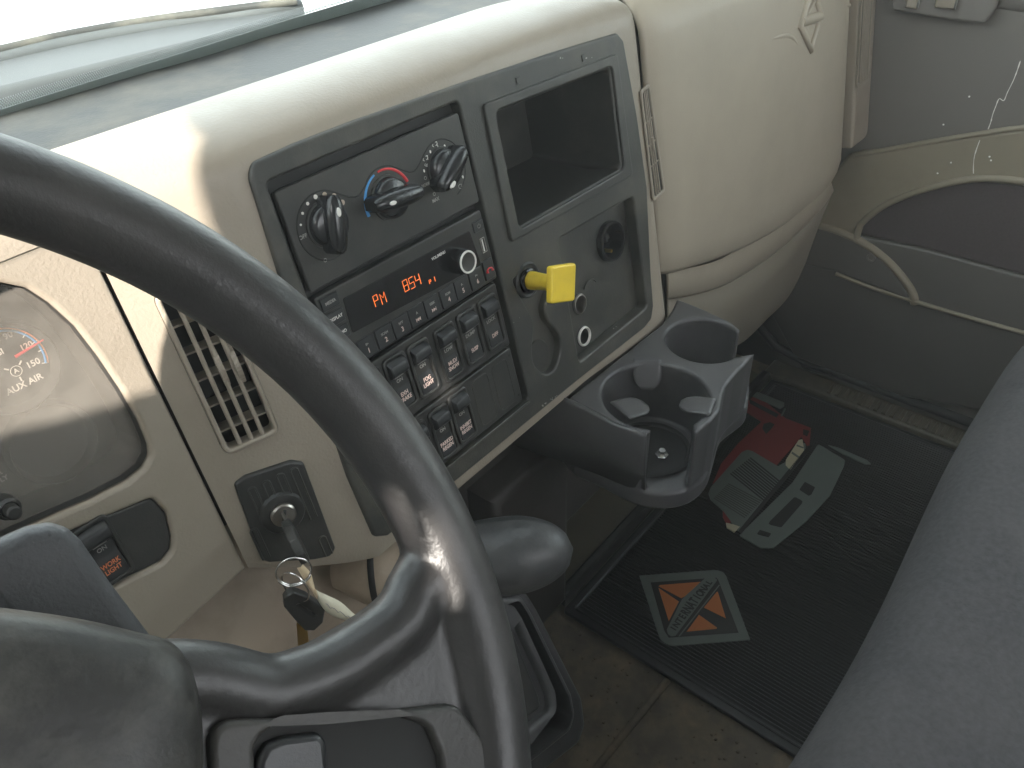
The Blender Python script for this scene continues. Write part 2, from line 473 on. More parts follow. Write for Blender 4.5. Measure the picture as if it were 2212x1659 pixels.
def top_profile(Yf, zf, cy=CREST_Y, cz=CREST_Z):
    """points from the top of the face back over the crest"""
    out = []
    p0 = Vector((Yf, zf)); p3 = Vector((cy, cz))
    L = p3.x - p0.x
    p1 = p0 + Vector((0.2364, 0.9716)) * 0.022
    p2 = p3 + Vector((-0.55 * L, 0.006))
    for k in range(1, 13):
        t = k / 12
        out.append(p0 * (1 - t) ** 3 + p1 * 3 * t * (1 - t) ** 2 + p2 * 3 * t * t * (1 - t) + p3 * t ** 3)
    out += [Vector((cy + 0.008, cz - 0.003)), Vector((cy + 0.013, cz - 0.012)), Vector((cy + 0.014, cz - 0.04))]
    return out

XS = [0.1915, 0.20, 0.215, 0.23, 0.25, 0.265, 0.2785, 0.284, 0.292, 0.300] + [0.33 + 0.03 * k for k in range(14)] + [0.735, 0.747, 0.755, 0.763, 0.770, 0.776, 0.781, 0.7845, 0.7865, 0.787, 0.787, 0.787]
HX = {0.770: -0.0005, 0.776: -0.002, 0.781: -0.005, 0.7845: -0.010, 0.7865: -0.017}
VB = -0.338
VS = [VB - 0.004, VB, -0.328, -0.318, -0.29, -0.25, -0.2, -0.15, -0.1, -0.06, -0.009, -0.002]
LBOT = LF.px((527, 1234))[1]
def lsc(s_): return 1 + (LBOT / VB - 1) * min(1.0, max(0.0, s_) / 0.1) ** 1.3
colsP = []
for ci, X in enumerate(XS):
    pts = []
    left = 0.2843 - X
    h = HX.get(X, 0.0)
    if ci == len(XS) - 3: h = -0.03
    if ci == len(XS) - 2: h = -0.07
    if ci == len(XS) - 1: h = -0.12
    cy, cz = CREST_Y, CREST_Z
    if X > 0.6:
        s = min(1, (X - 0.6) / 0.187)
        cy -= 0.045 * s ** 3; cz -= 0.006 * s ** 2 + 0.012 * s ** 6
    for vi, v in enumerate(VS):
        if left > 0:
            s = left / math.cos(TH)
            vv = v * lsc(s)
            p = LF.P(-s, vv, 0)
            if vi == 0: p -= LF.n * 0.03
            if vi == 1: p -= LF.n * 0.003
        else:
            k = max(0.0, (X - 0.60) / 0.187)
            p = PF.P(X - PO.x + 0.050 * v * k + 0.006 * k * (v + 0.02), v - 0.012 * k, SH + h)
            if vi == 0: p -= PF.n * 0.03
            if vi == 1: p -= PF.n * 0.003
        pts.append(p)
    base = pts[-1]
    hh = min(0, h)
    for q in top_profile(base.y, base.z, max(cy, base.y + 0.03), cz + hh * 0.55):
        pts.append(Vector((base.x if X < 0.75 else base.x, q.x, q.y)))
    colsP.append(pts)
def skipf(a, c):
    X0, X1 = XS[a], XS[a + 1]
    v0, v1 = VS[c] if c < len(VS) else 1, VS[c + 1] if c + 1 < len(VS) else 1
    if v1 > 0: return False
    if X0 >= 0.300 - 1e-6 and X1 <= 0.735 + 1e-6 and v0 >= -0.318 - 1e-6 and v1 <= -0.009 + 1e-6: return True
    if X0 >= 0.20 - 1e-6 and X1 <= 0.2785 + 1e-6 and v0 >= -0.318 - 1e-6 and v1 <= -0.06 + 1e-6: return True
    return False
b = MB()
b.grid(colsP, beige, skipf)
# insert with the holes for the air vent and the ignition switch
sl = lambda X: -(0.2843 - X) / math.cos(TH)
ventO = [LF.px(q) for q in (c5(1105, 560), c5(1600, 500), c5(1870, 1240), c5(1430, 1440))]
def lq(x, y): return LF.px(c5(x, y))
VX0, VX1 = -0.0795, -0.0365
VY0, VY1 = LF.px((490, 985))[1], LF.px((347, 655))[1] + 0.008
vent_loop = rect(VX0, VY0, VX1, VY1, 0.008)
SLS = [sl(0.20), sl(0.215), sl(0.23), sl(0.25), sl(0.265), sl(0.2785)]
b.plate(LF, [[(q_, -0.318 * lsc(-q_)) for q_ in SLS] + [(q_, -0.06 * lsc(-q_)) for q_ in SLS[::-1]], vent_loop], -0.012, 0.0, beige, 0.0)
shell = b.build('upper_shell', dash, ang=50, solid=None)

# left: binnacle round the instrument cluster
BH = -0.038
BFr = Fr(PF.P(0, 0, BH), PF.u, PF.v)
def bx(p, h=0): return BFr.px(p, h)
lens_px = [(-420, 760), (-150, 600), (0, 610), (60, 622), (110, 655), (165, 705), (215, 770), (262, 840), (300, 905), (323, 960), (326, 985), (312, 1012), (278, 1040), (190, 1085), (90, 1128), (-100, 1215)]
lens_loop = rp([bx(p) for p in lens_px], 0.006, 3)
cx_edge = 0.1901
b = MB()
xs = [-0.45, -0.35, -0.25, -0.15, -0.05, 0.05, 0.10, 0.13, 0.15, 0.165, 0.176, 0.184, cx_edge - 0.0006, cx_edge]
colsP = []
for X in xs:
    pts = []
    base = BFr.P(X - PO.x, -0.004, 0 if X < cx_edge - 0.0001 else -0.004)
    pts.append(base)
    for q in top_profile(base.y, base.z):
        pts.append(Vector((base.x, q.x, q.y)))
    colsP.append(pts)
b.grid(colsP, beige)
xl, xr = -0.45 - PO.x, cx_edge - PO.x
face = [(xl, -0.004), (xl, bx((250, 1470))[1]), bx((250, 1470)), bx((375, 1373)), bx((450, 1303)), bx((500, 1258)), (xr, bx((526, 1233))[1]), (xr, -0.004)]
panel_px = [(60, 1195), (150, 1150), (330, 1076), (362, 1108), (374, 1160), (372, 1190), (350, 1216), (200, 1290), (60, 1350)]
pan_loop = rp([bx(p) for p in panel_px], 0.006, 3)
b.plate(BFr, [face, lens_loop, pan_loop], -0.03, 0.0, beige, 0.0035, 4)
b.grid([[BFr.P(cx_edge - PO.x + x_, v_, -0.012) for v_ in (-0.25, 0.0)] for x_ in (-0.006, 0.008)], blackm)
b.grid([[Vector((cx_edge + x_, y_, z_)) for y_, z_ in ((0.50, 0.885), (0.53, 0.893), (0.57, 0.888))] for x_ in (-0.006, 0.008)], blackm)
b.build('cluster_surround', dash, ang=50)
b = MB()
b.plate(BFr, [[(u * 1.0, v) for u, v in pan_loop]], -0.012, -0.003, bez2, 0.002)
b.build('switch_blank', dash)
# rocker switch on that blank
def rocker(name, fr, u, v, lines, sub, wdt=0.0255, hgt=0.0505, up=True, parent=None, label=None, tm=pinkw):
    f = fr.sub(u, v)
    b = MB()
    b.plate(f, [rect(-wdt / 2, -hgt / 2, wdt / 2, hgt / 2, 0.005), rect(-wdt / 2 + 0.0028, -hgt / 2 + 0.0032, wdt / 2 - 0.0028, hgt / 2 - 0.0032, 0.0035)], -0.002, 0.0018, bez2, 0.0009)
    hw = wdt / 2 - 0.0034
    # rocker body: dished profile
    pr = [(-hgt / 2 + 0.0036, 0.0012), (-0.012, 0.0008), (-0.002, -0.0008), (0.006, -0.0002), (0.0085, 0.0042), (0.010, 0.0062), (0.0125, 0.0070), (0.0175, 0.0066), (0.0195, 0.0052), (hgt / 2 - 0.0036, 0.0006)]
    sp_ = spl([(0, a, c) for a, c in pr], 3)
    rows = [[f.P(-hw, p[1], p[2] - 0.006), f.P(-hw, p[1], p[2] - 0.0007), f.P(-hw + 0.0007, p[1], p[2]), f.P(hw - 0.0007, p[1], p[2]), f.P(hw, p[1], p[2] - 0.0007), f.P(hw, p[1], p[2] - 0.006)] for p in sp_]
    b.grid(rows, btn)
    if sub: b.text(f, 0.0, 0.0025, 0.0003, sub, 0.0032, greyw)
    b.stroke(f, [(-0.005, 0.0062), (0.005, 0.0062)], 0.0006, 0.0008, greyw)
    n_ = len(lines)
    for i, t in enumerate(lines):
        b.text(f, 0, -0.0125 - (i - (n_ - 1) / 2) * 0.0050, 0.0012, t, 0.0038, tm if i == 0 else orangep if tm is orangep else pinkw, sx=0.82)
    o = b.build(name, parent)
    if label: o['label'] = label
    return o
wl = bx((232, 1200))
rocker('rocker_switch', BFr, wl[0] - 0.001, wl[1] + 0.004, ['WORK', 'LIGHT'], 'ON', parent=dash, label='rocker switch marked WORK LIGHT', tm=orangep)

# ---- centre bezel
b = MB()
out = [PF.px(q) for q in [(537, 380), (558, 352), (641, 313), (766, 260), (998, 180), (1190, 115), (1339, 70), (1349, 87), (1399, 402), (1408, 594), (1415, 675), (1395, 702), (1253, 812), (1075, 944), (964, 1020)]]
out = [(-0.004, -0.006), (0.002, 0.002), (0.039, 0.0035), (0.093, 0.003), (0.211, -0.001), (0.331, -0.006), (0.440, -0.0125), (0.449, -0.022), (0.4545, -0.1), (0.4545, -0.176), (0.438, -0.275), (0.434, -0.312), (0.426, -0.326), (0.41, -0.3295), (0.283, -0.3255), (0.10, -0.324), (0.0, -0.322), (-0.012, -0.314), (-0.0145, -0.25), (-0.009, -0.08)]
out = rp(out, [0.014, 0.014] + [0.02] * 4 + [0.006, 0.004] + [0.01] * 4 + [0.006] * 2 + [0.01] * 2 + [0.005, 0.006, 0.01, 0.01], 4)
colhole = rect(0.006, -0.303, 0.202, -0.013, 0.006)
cub = rp([(0.241, -0.034), (0.417, -0.041), (0.412, -0.141), (0.239, -0.138)], 0.007)
rec = rp([(0.291, -0.171), (0.426, -0.177), (0.421, -0.3075), (0.286, -0.3075)], 0.006)
kn = PF.px((1141, 605)); kn = (kn[0], kn[1])
pk = PF.px(c8(340, 470))
key = [PF.px(c8(*q)) for q in [(120, -90), (150, 0), (215, 120), (262, 220), (262, 330), (255, 440), (275, 540), (350, 600), (420, 560), (455, 450), (455, 350), (420, 280), (365, 215), (345, 120), (380, -20), (330, -110), (220, -130)]]
keyl = [tuple(q[:2]) for q in spl([(k[0], k[1], 0) for k in key], 4, True)]
b.plate(PF, [out, colhole, cub, rec, keyl], -0.0155, 0.0, bez, 0.0025, 4)
# raised frame of the cubby
b.plate(PF, [rp([(0.2275, -0.023), (0.4305, -0.030), (0.4265, -0.1535), (0.2235, -0.1465)], 0.005), rp([(0.239, -0.032), (0.419, -0.039), (0.414, -0.1425), (0.237, -0.1395)], 0.008)], -0.001, 0.0034, bez, 0.0015, 3)
# floor of the key-hole channel and of the lower recess
b.plate(PF, [rect(0.205, -0.315, 0.285, -0.155)], -0.012, -0.0085, bez, 0.0)
RD = -0.0150
rholes = [PF.px(c3(742, 1078), RD), PF.px(c8(590, 88), RD), PF.px(c8(622, 325), RD)]
b.plate(PF, [rect(0.283, -0.311, 0.43, -0.165)] + [circ(q[0], q[1], r_) for q, r_ in zip(rholes, (0.0178, 0.0090, 0.0092))], RD - 0.004, RD, bez, 0.0)
b.lathe(PF, pk[0] - 0.001, pk[1] - 0.001, [(0.0, -0.0075), (0.0165, -0.0075), (0.0172, -0.0085)], bez2, 36)
# ledge below the switches, left notch marks above the cubby
b.box(PF, 0.02, 0.200, -0.3055, -0.3025, -0.002, 0.0025, bez, 0.0012)
for p in (c3(280, 265), c3(612, 150)):
    q = PF.px(p); b.box(PF, q[0] - 0.0022, q[0] + 0.0022, q[1] - 0.003, q[1] + 0.003, -0.001, 0.0012, bez2, 0.0006)
b.box(PF, 0.0, 0.206, -0.308, -0.008, -0.016, -0.0105, blackm, 0.0)
rn = random.Random(11)
for p, n_ in ((c8(350, 815), 5), (c8(410, 770), 5), (c8(1095, 250), 4), (c8(845, 272), 2), (c8(130, 210), 2), (c3(500, 150), 2), (c3(640, 150), 3)):
    q = PF.px(p)
    for k in range(n_):
        du, dv_ = rn.uniform(-0.006, 0.006), rn.uniform(-0.0010, 0.0010)
        r_ = rn.uniform(0.0004, 0.0011)
        b.plate(PF, [[(q[0] + du + r_ * rn.uniform(0.6, 1.3) * math.cos(a_), q[1] + dv_ + r_ * rn.uniform(0.5, 0.9) * math.sin(a_)) for a_ in (0, 1.1, 2.2, 3.2, 4.2, 5.3)]], -0.0002, 0.0003, greyw, 0.0)
b.build('centre_bezel', dash, ang=40)

# cubby box
b = MB()
def ring(fr, lp, h): return [fr.P(p[0], p[1], h) for p in lp]
cin = rp([(0.241, -0.034), (0.417, -0.041), (0.412, -0.141), (0.239, -0.138)], 0.006)
cen = (0.328, -0.088)
rows = []
for k, h in ((1.0, -0.002), (0.985, -0.04), (0.95, -0.115)):
    rows.append([PF.P(cen[0] + (p[0] - cen[0]) * k, cen[1] + (p[1] - cen[1]) * k + (0.012 if (h < -0.05 and p[1] < cen[1]) else 0), h) for p in cin + cin[:1]])
b.grid(rows, bez2)
b.plate(PF, [[(cen[0] + (p[0] - cen[0]) * 0.98, cen[1] + (p[1] - cen[1]) * 0.98) for p in cin]], -0.118, -0.114, bez2, 0.0)
b.build('storage_cubby', dash, ang=40)

# ---- climate control module
b = MB()
b.plate(PF, [rect(0.0098, -0.0985, 0.1995, -0.0215, 0.003)], -0.006, -0.0008, bez2, 0.0012)
# raised cloud shape under the three dials
DC = [(0.041, -0.058), (0.104, -0.062), (0.1675, -0.060)]
def arc(c, r, a0, a1, n=16): return [(c[0] + r * math.cos(R(a0 + (a1 - a0) * k / n)), c[1] + r * math.sin(R(a0 + (a1 - a0) * k / n))) for k in range(n + 1)]
cloud = arc(DC[0], 0.0265, 335, 35, 40)[::-1] if False else []
cl = arc(DC[0], 0.0250, 290, 62, 12) + [PF.px(c2(905, 662))] + arc(DC[1], 0.0262, 138, 52, 6) + [PF.px(c2(1335, 474))] + arc(DC[2], 0.0250, 128, -70, 12)
cl = [tuple(q[:2]) for q in spl([(p[0], p[1], 0) for p in cl], 4)]
b.stroke(PF, cl, 0.0014, -0.0009, blackm)
for (x, y), s in zip([(512, 862), (525, 778), (562, 707), (619, 658), (686, 641), (755, 652), (815, 699)], (4, 5, 6, 8, 9, 10, 10)):
    q = PF.px(c2(x, y)); b.plate(PF, [circ(q[0], q[1], 0.00021 * s, 14)], -0.0012, -0.0004, white if s < 9 else tanp, 0.0)
q = PF.px(c2(528, 950)); b.text(PF, q[0], q[1], -0.0005, 'OFF', 0.0030, greyw)
b.tube([PF.P(p[0], p[1], -0.0010) for p in arc(DC[1], 0.0238, 190, 108, 24)], 0.0013, bluep, radii=[1.15 - 0.5 * k / 24 for k in range(25)])
b.tube([PF.P(p[0], p[1], -0.0010) for p in arc(DC[1], 0.0238, 98, 18, 24)], 0.0013, redp, radii=[0.65 + 0.5 * k / 24 for k in range(25)])
for x, y in [(1561, 287), (1456, 328), (1411, 468), (1693, 512)]:
    q = PF.px(c2(x, y)); b.plate(PF, [circ(q[0], q[1], 0.0008, 10, 0.0013)], -0.0012, -0.0004, white, 0.0)
for x, y in [(1420, 520), (1485, 637), (690, 1120)]:
    q = PF.px(c2(x, y)); b.stroke(PF, circ(q[0], q[1], 0.0013, 10), 0.0005, -0.0006, greyw, True)
q = PF.px(c2(1422, 570)); b.text(PF, q[0], q[1], -0.0005, 'NORM', 0.0027, greyw, sx=0.8)
q = PF.px(c2(1495, 680)); b.text(PF, q[0], q[1], -0.0005, 'MAX', 0.0030, greyw, sx=0.9)
def man(p, foot=True, face=True):
    u, v = PF.px(c2(*p))
    b.stroke(PF, [(u, v + 0.0038), (u + 0.0016, v + 0.0038), (u + 0.0016, v + 0.0016), (u - 0.0002, v + 0.0010)], 0.0007, -0.0006, white)
    b.stroke(PF, [(u + 0.0016, v + 0.0008), (u + 0.0018, v - 0.0022), (u - 0.0012, v - 0.0024), (u - 0.0016, v - 0.0044)], 0.0007, -0.0006, white)
    if foot: b.stroke(PF, [(u - 0.0026, v - 0.0014), (u - 0.0036, v - 0.0026), (u - 0.0024, v - 0.0036)], 0.0005, -0.0006, white)
    if face: b.stroke(PF, [(u - 0.0030, v + 0.0030), (u - 0.0040, v + 0.0018), (u - 0.0026, v + 0.0008)], 0.0005, -0.0006, white)
man((1500, 292), False, True); man((1432, 395), True, True)
q = PF.px(c2(1675, 582)); b.stroke(PF, [(q[0] - 0.0022, q[1] + 0.0012), (q[0], q[1] + 0.0020), (q[0] + 0.0022, q[1] + 0.0012), (q[0] + 0.0014, q[1] - 0.0016), (q[0] - 0.0014, q[1] - 0.0016)], 0.0005, -0.0006, greyw, True)
climate = b.build('climate_panel', dash)
def dial(c, ang, L, mark, flip=1):
    f0 = Fr(PF.P(c[0], c[1], 0), PF.u, PF.v)
    ca, sa = math.cos(R(ang)), math.sin(R(ang))
    f = Fr(f0.o, PF.u * ca + PF.v * sa, PF.v * ca - PF.u * sa)    # f.u runs along the blade
    b = MB()
    b.lathe(f, 0, 0, [(0.0162, -0.001), (0.0160, 0.004), (0.0150, 0.0070), (0.0130, 0.0082), (0.0, 0.0086)], knobm, 40)
    b.lathe(f, 0, 0, [(0.0178, -0.0008), (0.0176, 0.0008), (0.0160, 0.0009)], bez2, 40)
    # blade: tapered, rounded
    rows = []
    n_ = 18
    for i in range(n_ + 1):
        t = i / n_; x = -L / 2 + L * t
        wd = 0.0080 * (math.sin(math.pi * (0.06 + 0.88 * t)) ** 0.30)
        top = 0.0185 * (1 - 0.16 * abs(2 * t - 1) ** 3)
        if i in (0, n_): wd *= 0.75; top *= 0.93
        prof = [(-wd, 0.0), (-wd, top * 0.55), (-wd * 0.85, top * 0.82), (-wd * 0.5, top * 0.97), (0, top), (wd * 0.5, top * 0.97), (wd * 0.85, top * 0.82), (wd, top * 0.55), (wd, 0.0)]
        rows.append([f.P(x, a, h) for a, h in prof])
    b.grid(rows, knobm)
    for e in (0, -1):
        vs_ = [b.bm.verts.new(p) for p in rows[e]]
        try: b.bm.faces.new(vs_)
        except ValueError: pass
    mq = PF.px(c2(*mark), 0.0182); mq = PF.P(mq[0], mq[1], 0.0) - f.o
    m_ = f.sub(mq.dot(f.u), mq.dot(f.v), 0.0)
    b.lathe(m_, 0, 0, [(0.0, 0.0190), (0.0015, 0.0187), (0.0019, 0.0165)], white, 20, sx=2.0)
    b.build('knob', climate, ang=60, recalc=True)
dial((DC[0][0] + 0.0005, DC[0][1] + 0.001), 77, 0.042, (787, 770))
dial((DC[1][0] + 0.000, DC[1][1] + 0.002), -6, 0.050, (1183, 702))
dial((DC[2][0] - 0.0005, DC[2][1] + 0.002), 213 - 180, 0.042, (1622, 567))

# ---- switch panels
b = MB()
b.plate(PF, [rect(0.0105, -0.2375, 0.1945, -0.1735, 0.003)], -0.006, -0.0006, bez2, 0.0012)
b.plate(PF, [rect(0.0105, -0.2995, 0.1935, -0.2400, 0.003)], -0.006, -0.0006, bez2, 0.0012)
for v0 in (-0.205, -0.269):
    for dv in (-0.022, 0.022):
        b.lathe(PF, 0.1895, v0 + dv, [(0.0011, -0.0007), (0.0011, -0.0004), (0, -0.0004)], blackm, 12)
for u in (0.1455, 0.1735):
    b.stroke(PF, rect(u - 0.0108, -0.2945, u + 0.0108, -0.2465, 0.006), 0.0010, -0.0006, bez, True)
b.build('switch_panel', dash)
for (u, v), t, s in [((0.177, -0.2055), ['DIFF'], 'LOCK'), ((0.1485, -0.2055), ['SUSP'], 'DUMP'), ((0.1195, -0.2055), ['MUD/', 'SNOW'], 'LOW'), ((0.0875, -0.2045), ['FOG', 'LIGHT'], 'ON'), ((0.0605, -0.2035), ['EXH', 'BRAKE'], 'ON'), ((0.0325, -0.2035), ['LIGHT'], 'ON'),
                      ((0.114, -0.2690), ['INHIBIT', 'REGEN'], 'ON'), ((0.088, -0.2705), ['PARKED', 'REGEN'], 'ON'), ((0.060, -0.2705), ['PTO'], 'ON')]:
    if t in (['LIGHT'], ['PTO']): t = []
    rocker('rocker_switch', PF, u, v, t, s, parent=dash, label=('rocker switch marked ' + ' '.join(t)) if t else None, wdt=0.0248 if v > -0.25 else 0.0240, hgt=0.0515)

# ---- yellow push-pull knob
kf = PF.sub(kn[0], kn[1], 0)
b = MB()
b.lathe(kf, 0, 0, [(0.0175, -0.004), (0.0175, 0.0), (0.0155, 0.0016), (0.0135, 0.0012), (0.0125, -0.006)], bez2, 36)
b.lathe(kf, 0, 0, [(0.0125, -0.006), (0.0110, 0.0035), (0.0095, 0.004), (0.009, -0.002)], blackp, 36)
b.build('valve_collar', dash)
b = MB()
b.lathe(kf, 0, 0, [(0.0088, 0.0), (0.0088, 0.0085), (0.0084, 0.010), (0.0078, 0.018), (0.0078, 0.038)], yellow, 32)
kk = Fr(kf.P(0, -0.001, 0.0), PF.u * math.cos(R(-3)) + PF.v * math.sin(R(-3)), PF.v * math.cos(R(3)) + PF.u * math.sin(R(3)))
kk = Fr(kf.P(0.0008, -0.001, 0), (Matrix.Rotation(R(4), 3, PF.n) @ PF.u), (Matrix.Rotation(R(4), 3, PF.n) @ PF.v))
b.plate(PF, [rp([PF.px(q, 0.0455) for q in [(1191, 657), (1242, 650), (1245, 568), (1192, 576)]], 0.0035)], 0.0385, 0.0460, yellow, 0.0022, 4)
tag(b.build('brake_knob', dash), 'square yellow push-pull knob on a round stem', None)

# ---- sockets in the lower recess
RF = PF.sub(0, 0, RD)
def rpx(p): return RF.px(p)
s1 = rholes[0]
b = MB()
b.lathe(RF, *s1, [(0.0222, 0.0), (0.0222, 0.006), (0.0212, 0.0075), (0.0190, 0.0075), (0.0178, 0.004), (0.0174, -0.018), (0.0, -0.018)], blackp, 44)
b.lathe(RF, s1[0] + 0.001, s1[1] - 0.012, [(0.0022, -0.010), (0.0020, 0.001), (0, 0.001)], brass, 12)
b.box(RF, s1[0] - 0.007, s1[0] - 0.003, s1[1] + 0.001, s1[1] + 0.015, -0.018, 0.002, btn)
b.box(RF, s1[0] - 0.003, s1[0] + 0.006, s1[1] + 0.001, s1[1] + 0.006, -0.018, -0.002, bez)
b.build('diagnostic_socket', dash)
for p, rr, mm in ((c8(590, 88), 0.0098, steel), (c8(622, 325), 0.0100, ringm)):
    q = rpx(p)
    rr *= 0.96
    b = MB()
    b.lathe(RF, *q, [(rr + 0.0022, -0.0002), (rr + 0.0022, 0.0008), (rr + 0.001, 0.0018)], bez2, 36)
    b.lathe(RF, *q, [(rr + 0.0016, 0.0010), (rr + 0.0010, 0.0030), (rr - 0.0003, 0.0033), (rr - 0.0010, 0.001)], mm, 36)
    b.lathe(RF, *q, [(rr - 0.0010, 0.001), (rr - 0.0012, -0.024), (0, -0.024)], steel if mm is steel else bez2, 36)
    b.build('power_socket', dash)
b = MB()
q = rpx(c3(650, 1330)); b.stroke(RF, arc(q, 0.0125, 150, 30, 10), 0.0018, 0.0006, bez)
b.build('cap_holder', dash)

# ---- side vent on the right-hand strip of the shell
SF = PF.sub(0, 0, SH)
def spx(x, y, h=0.0): return SF.px(c3(x, y), h)
tl, tr, br, bl = spx(905, 330), spx(938, 296), spx(1012, 815), spx(968, 855)
b = MB()
def lerp(a, c, t): return (a[0] + (c[0] - a[0]) * t, a[1] + (c[1] - a[1]) * t)
def quad(s, t): return lerp(lerp(tl, tr, s), lerp(bl, br, s), t)
b.plate(SF, [rp([quad(-0.05, -0.01), quad(0.98, -0.01), quad(1.02, 1.01), quad(-0.05, 1.01)], 0.002)], 0.0002, 0.0010, blackm, 0.0)
b.plate(SF, [rp([quad(-0.22, -0.035), quad(1.10, -0.03), quad(1.14, 1.03), quad(-0.22, 1.035)], 0.004), rp([quad(-0.02, 0.0), quad(0.92, 0.0), quad(0.96, 1.0), quad(-0.02, 1.0)], 0.003)], 0.0, 0.0030, beige, 0.0012)
for s in (0.20, 0.42, 0.64):
    b.tube([SF.P(*quad(s, t / 8), 0.0020) for t in range(9)], 0.0009, beige)
for t in (0.28, 0.5, 0.70):
    b.tube([SF.P(*quad(s / 4 * 0.96, t), 0.0012) for s in range(5)], 0.0009, beige)
b.tube([SF.P(*quad(0.45, t), 0.0034) for t in (0.44, 0.5, 0.56)], 0.0017, beige)
b.build('side_vent', dash)

# ---- driver side vent
b = MB()
mid = (VX0 + VX1) / 2
b.plate(LF, [rect(VX0 + 0.0004, VY0 + 0.0004, VX1 - 0.0004, VY1 - 0.0004, 0.0078), rect(VX0 + 0.0042, VY0 + 0.0042, VX1 - 0.0036, VY1 - 0.0042, 0.004)], -0.012, 0.0022, beige, 0.0014, 3)
W_ = (VX1 - VX0 - 0.0078)
for k in range(1, 4):
    u = VX0 + 0.0042 + W_ * k / 4
    b.tube([LF.P(u, VY0 + 0.003, -0.001), LF.P(u, VY1 - 0.003, -0.001)], 0.0017, beige)
for k in range(4):
    u = VX0 + 0.0042 + W_ * (k + 0.5) / 4
air = b.build('air_vent', dash)
b = MB()
for k in range(6):
    v = VY0 + 0.017 + (VY1 - VY0 - 0.020) * k / 5.2
    b.plate(Fr(LF.P(0, v, -0.012), LF.u, -LF.n), [rect(VX0 + 0.0005, -0.006, VX1 - 0.0005, 0.009)], -0.0008, 0.0008, beige, 0.0003)
b.build('vane', air)
b = MB()
b.box(LF, VX0 - 0.004, VX1 + 0.004, VY0 - 0.004, VY1 + 0.004, -0.060, -0.056, blackm, 0.0)
b.grid([[LF.P(p[0], p[1], h) for p in rect(VX0 - 0.001, VY0 - 0.001, VX1 + 0.001, VY1 + 0.001) + [(VX0 - 0.001, VY0 - 0.001)]] for h in (-0.0125, -0.058)], blackm)
b.build('duct', air)
for x, y in ((1432, 910), (1535, 890)):
    q = LF.px(c5(x, y), -0.002)
    b = MB()
    wf = Fr(LF.P(q[0], q[1], -0.007), LF.v, LF.n)
    rows = []
    for k in range(60):
        a = 2 * math.pi * k / 60; rr = 0.0155 + (0.0005 if k % 2 else 0)
        rows.append([wf.P(rr * math.cos(a), rr * 0.62 * math.sin(a), -0.0019), wf.P(rr * math.cos(a), rr * 0.62 * math.sin(a), 0.0019)])
    rows.append(rows[0]); b.grid(rows, beige)
    b.build('thumbwheel', air, ang=20)

# ---- ignition switch plate
ip = [LF.px(q) for q in (cB(155, 300), cB(240, 235), cB(600, 115), cB(695, 130), cB(945, 800), cB(900, 860), cB(780, 885), cB(430, 905), cB(370, 885))]
ipl = rp(ip, [0.004, 0.004, 0.006, 0.004, 0.005, 0.004, 0.01, 0.004, 0.004], 4)
b = MB()
b.plate(LF, [ipl], -0.002, 0.0035, bez2, 0.0022, 3)
lk = LF.px((610, 1108), 0.004)
for (x0, y0), (x1, y1) in [((285, 320), (400, 640)), ((395, 270), (470, 450)), ((505, 215), (590, 400)), ((610, 170), (760, 560)), ((300, 640), (420, 860)), ((830, 700), (890, 840))]:
    a_, c_ = LF.px(cB(x0, y0)), LF.px(cB(x1, y1))
    dx = 0.0028
    b.stroke(LF, [(a_[0] - dx, c_[1]), (a_[0] - dx, a_[1] - 0.002), (a_[0] - dx * 0.6, a_[1] - 0.0005), (a_[0], a_[1]), (a_[0] + dx * 0.6, a_[1] - 0.0005), (a_[0] + dx, a_[1] - 0.002), (a_[0] + dx, c_[1])], 0.0018, 0.0036, bez)
b.lathe(LF, *lk, [(0.0185, 0.003), (0.0165, 0.006), (0.0120, 0.0068), (0.0098, 0.0060)], bez2, 40)
ign = b.build('ignition_switch', dash)
b = MB()
b.lathe(LF, *lk, [(0.0100, 0.003), (0.0098, 0.0085), (0.0085, 0.0098), (0.0, 0.0100)], steel, 36)
b.box(Fr(LF.P(*lk, 0), Matrix.Rotation(R(-25), 3, LF.n) @ LF.u, Matrix.Rotation(R(-25), 3, LF.n) @ LF.v), -0.0012, 0.0012, -0.0055, 0.0055, 0.0098, 0.0103, blackm, 0.0)
b.build('lock_cylinder', ign)

# ---- instrument cluster
IF = Fr(PF.P(0, 0, -0.090), PF.u, PF.v)
b = MB()
b.box(IF, -0.75, -0.095, -0.30, 0.02, -0.01, 0.0, bez2, 0.0)
# reveal wall between the opening and the dial face
lcx, lcy = sum(p[0] for p in lens_loop) / len(lens_loop), sum(p[1] for p in lens_loop) / len(lens_loop)
linn = [(lcx + (p[0] - lcx) * 0.992, lcy + (p[1] - lcy) * 0.985) for p in lens_loop]
b.grid([[BFr.P(p[0], p[1], -0.004) for p in linn + linn[:1]], [BFr.P(p[0], p[1], -0.0525) for p in linn + linn[:1]]], bez2)
clu = b.build('instrument_cluster', dash)
gc = IF.px((18, 795), 0.006)
GR = (Vector(IF.px((124, 800), 0.006)) - Vector(gc)).length
b = MB()
gs = IF.sub(gc[0], gc[1], 0)
def gface(gs, GR):
    b.lathe(gs, 0, 0, [(0, 0.0012), (GR * 0.90, 0.0012), (GR * 0.96, 0.006), (GR, 0.010), (GR * 1.05, 0.008), (GR * 1.07, 0.0)], blackm, 56)
gface(gs, GR)
b.tube([gs.P(p[0], p[1], 0.0022) for p in arc((0, 0), GR * 0.80, 95, -22, 40)], 0.0007, bluep)
b.tube([gs.P(p[0], p[1], 0.0018) for p in arc((0, 0), GR * 0.85, 110, -22, 40)], 0.0005, orangep)
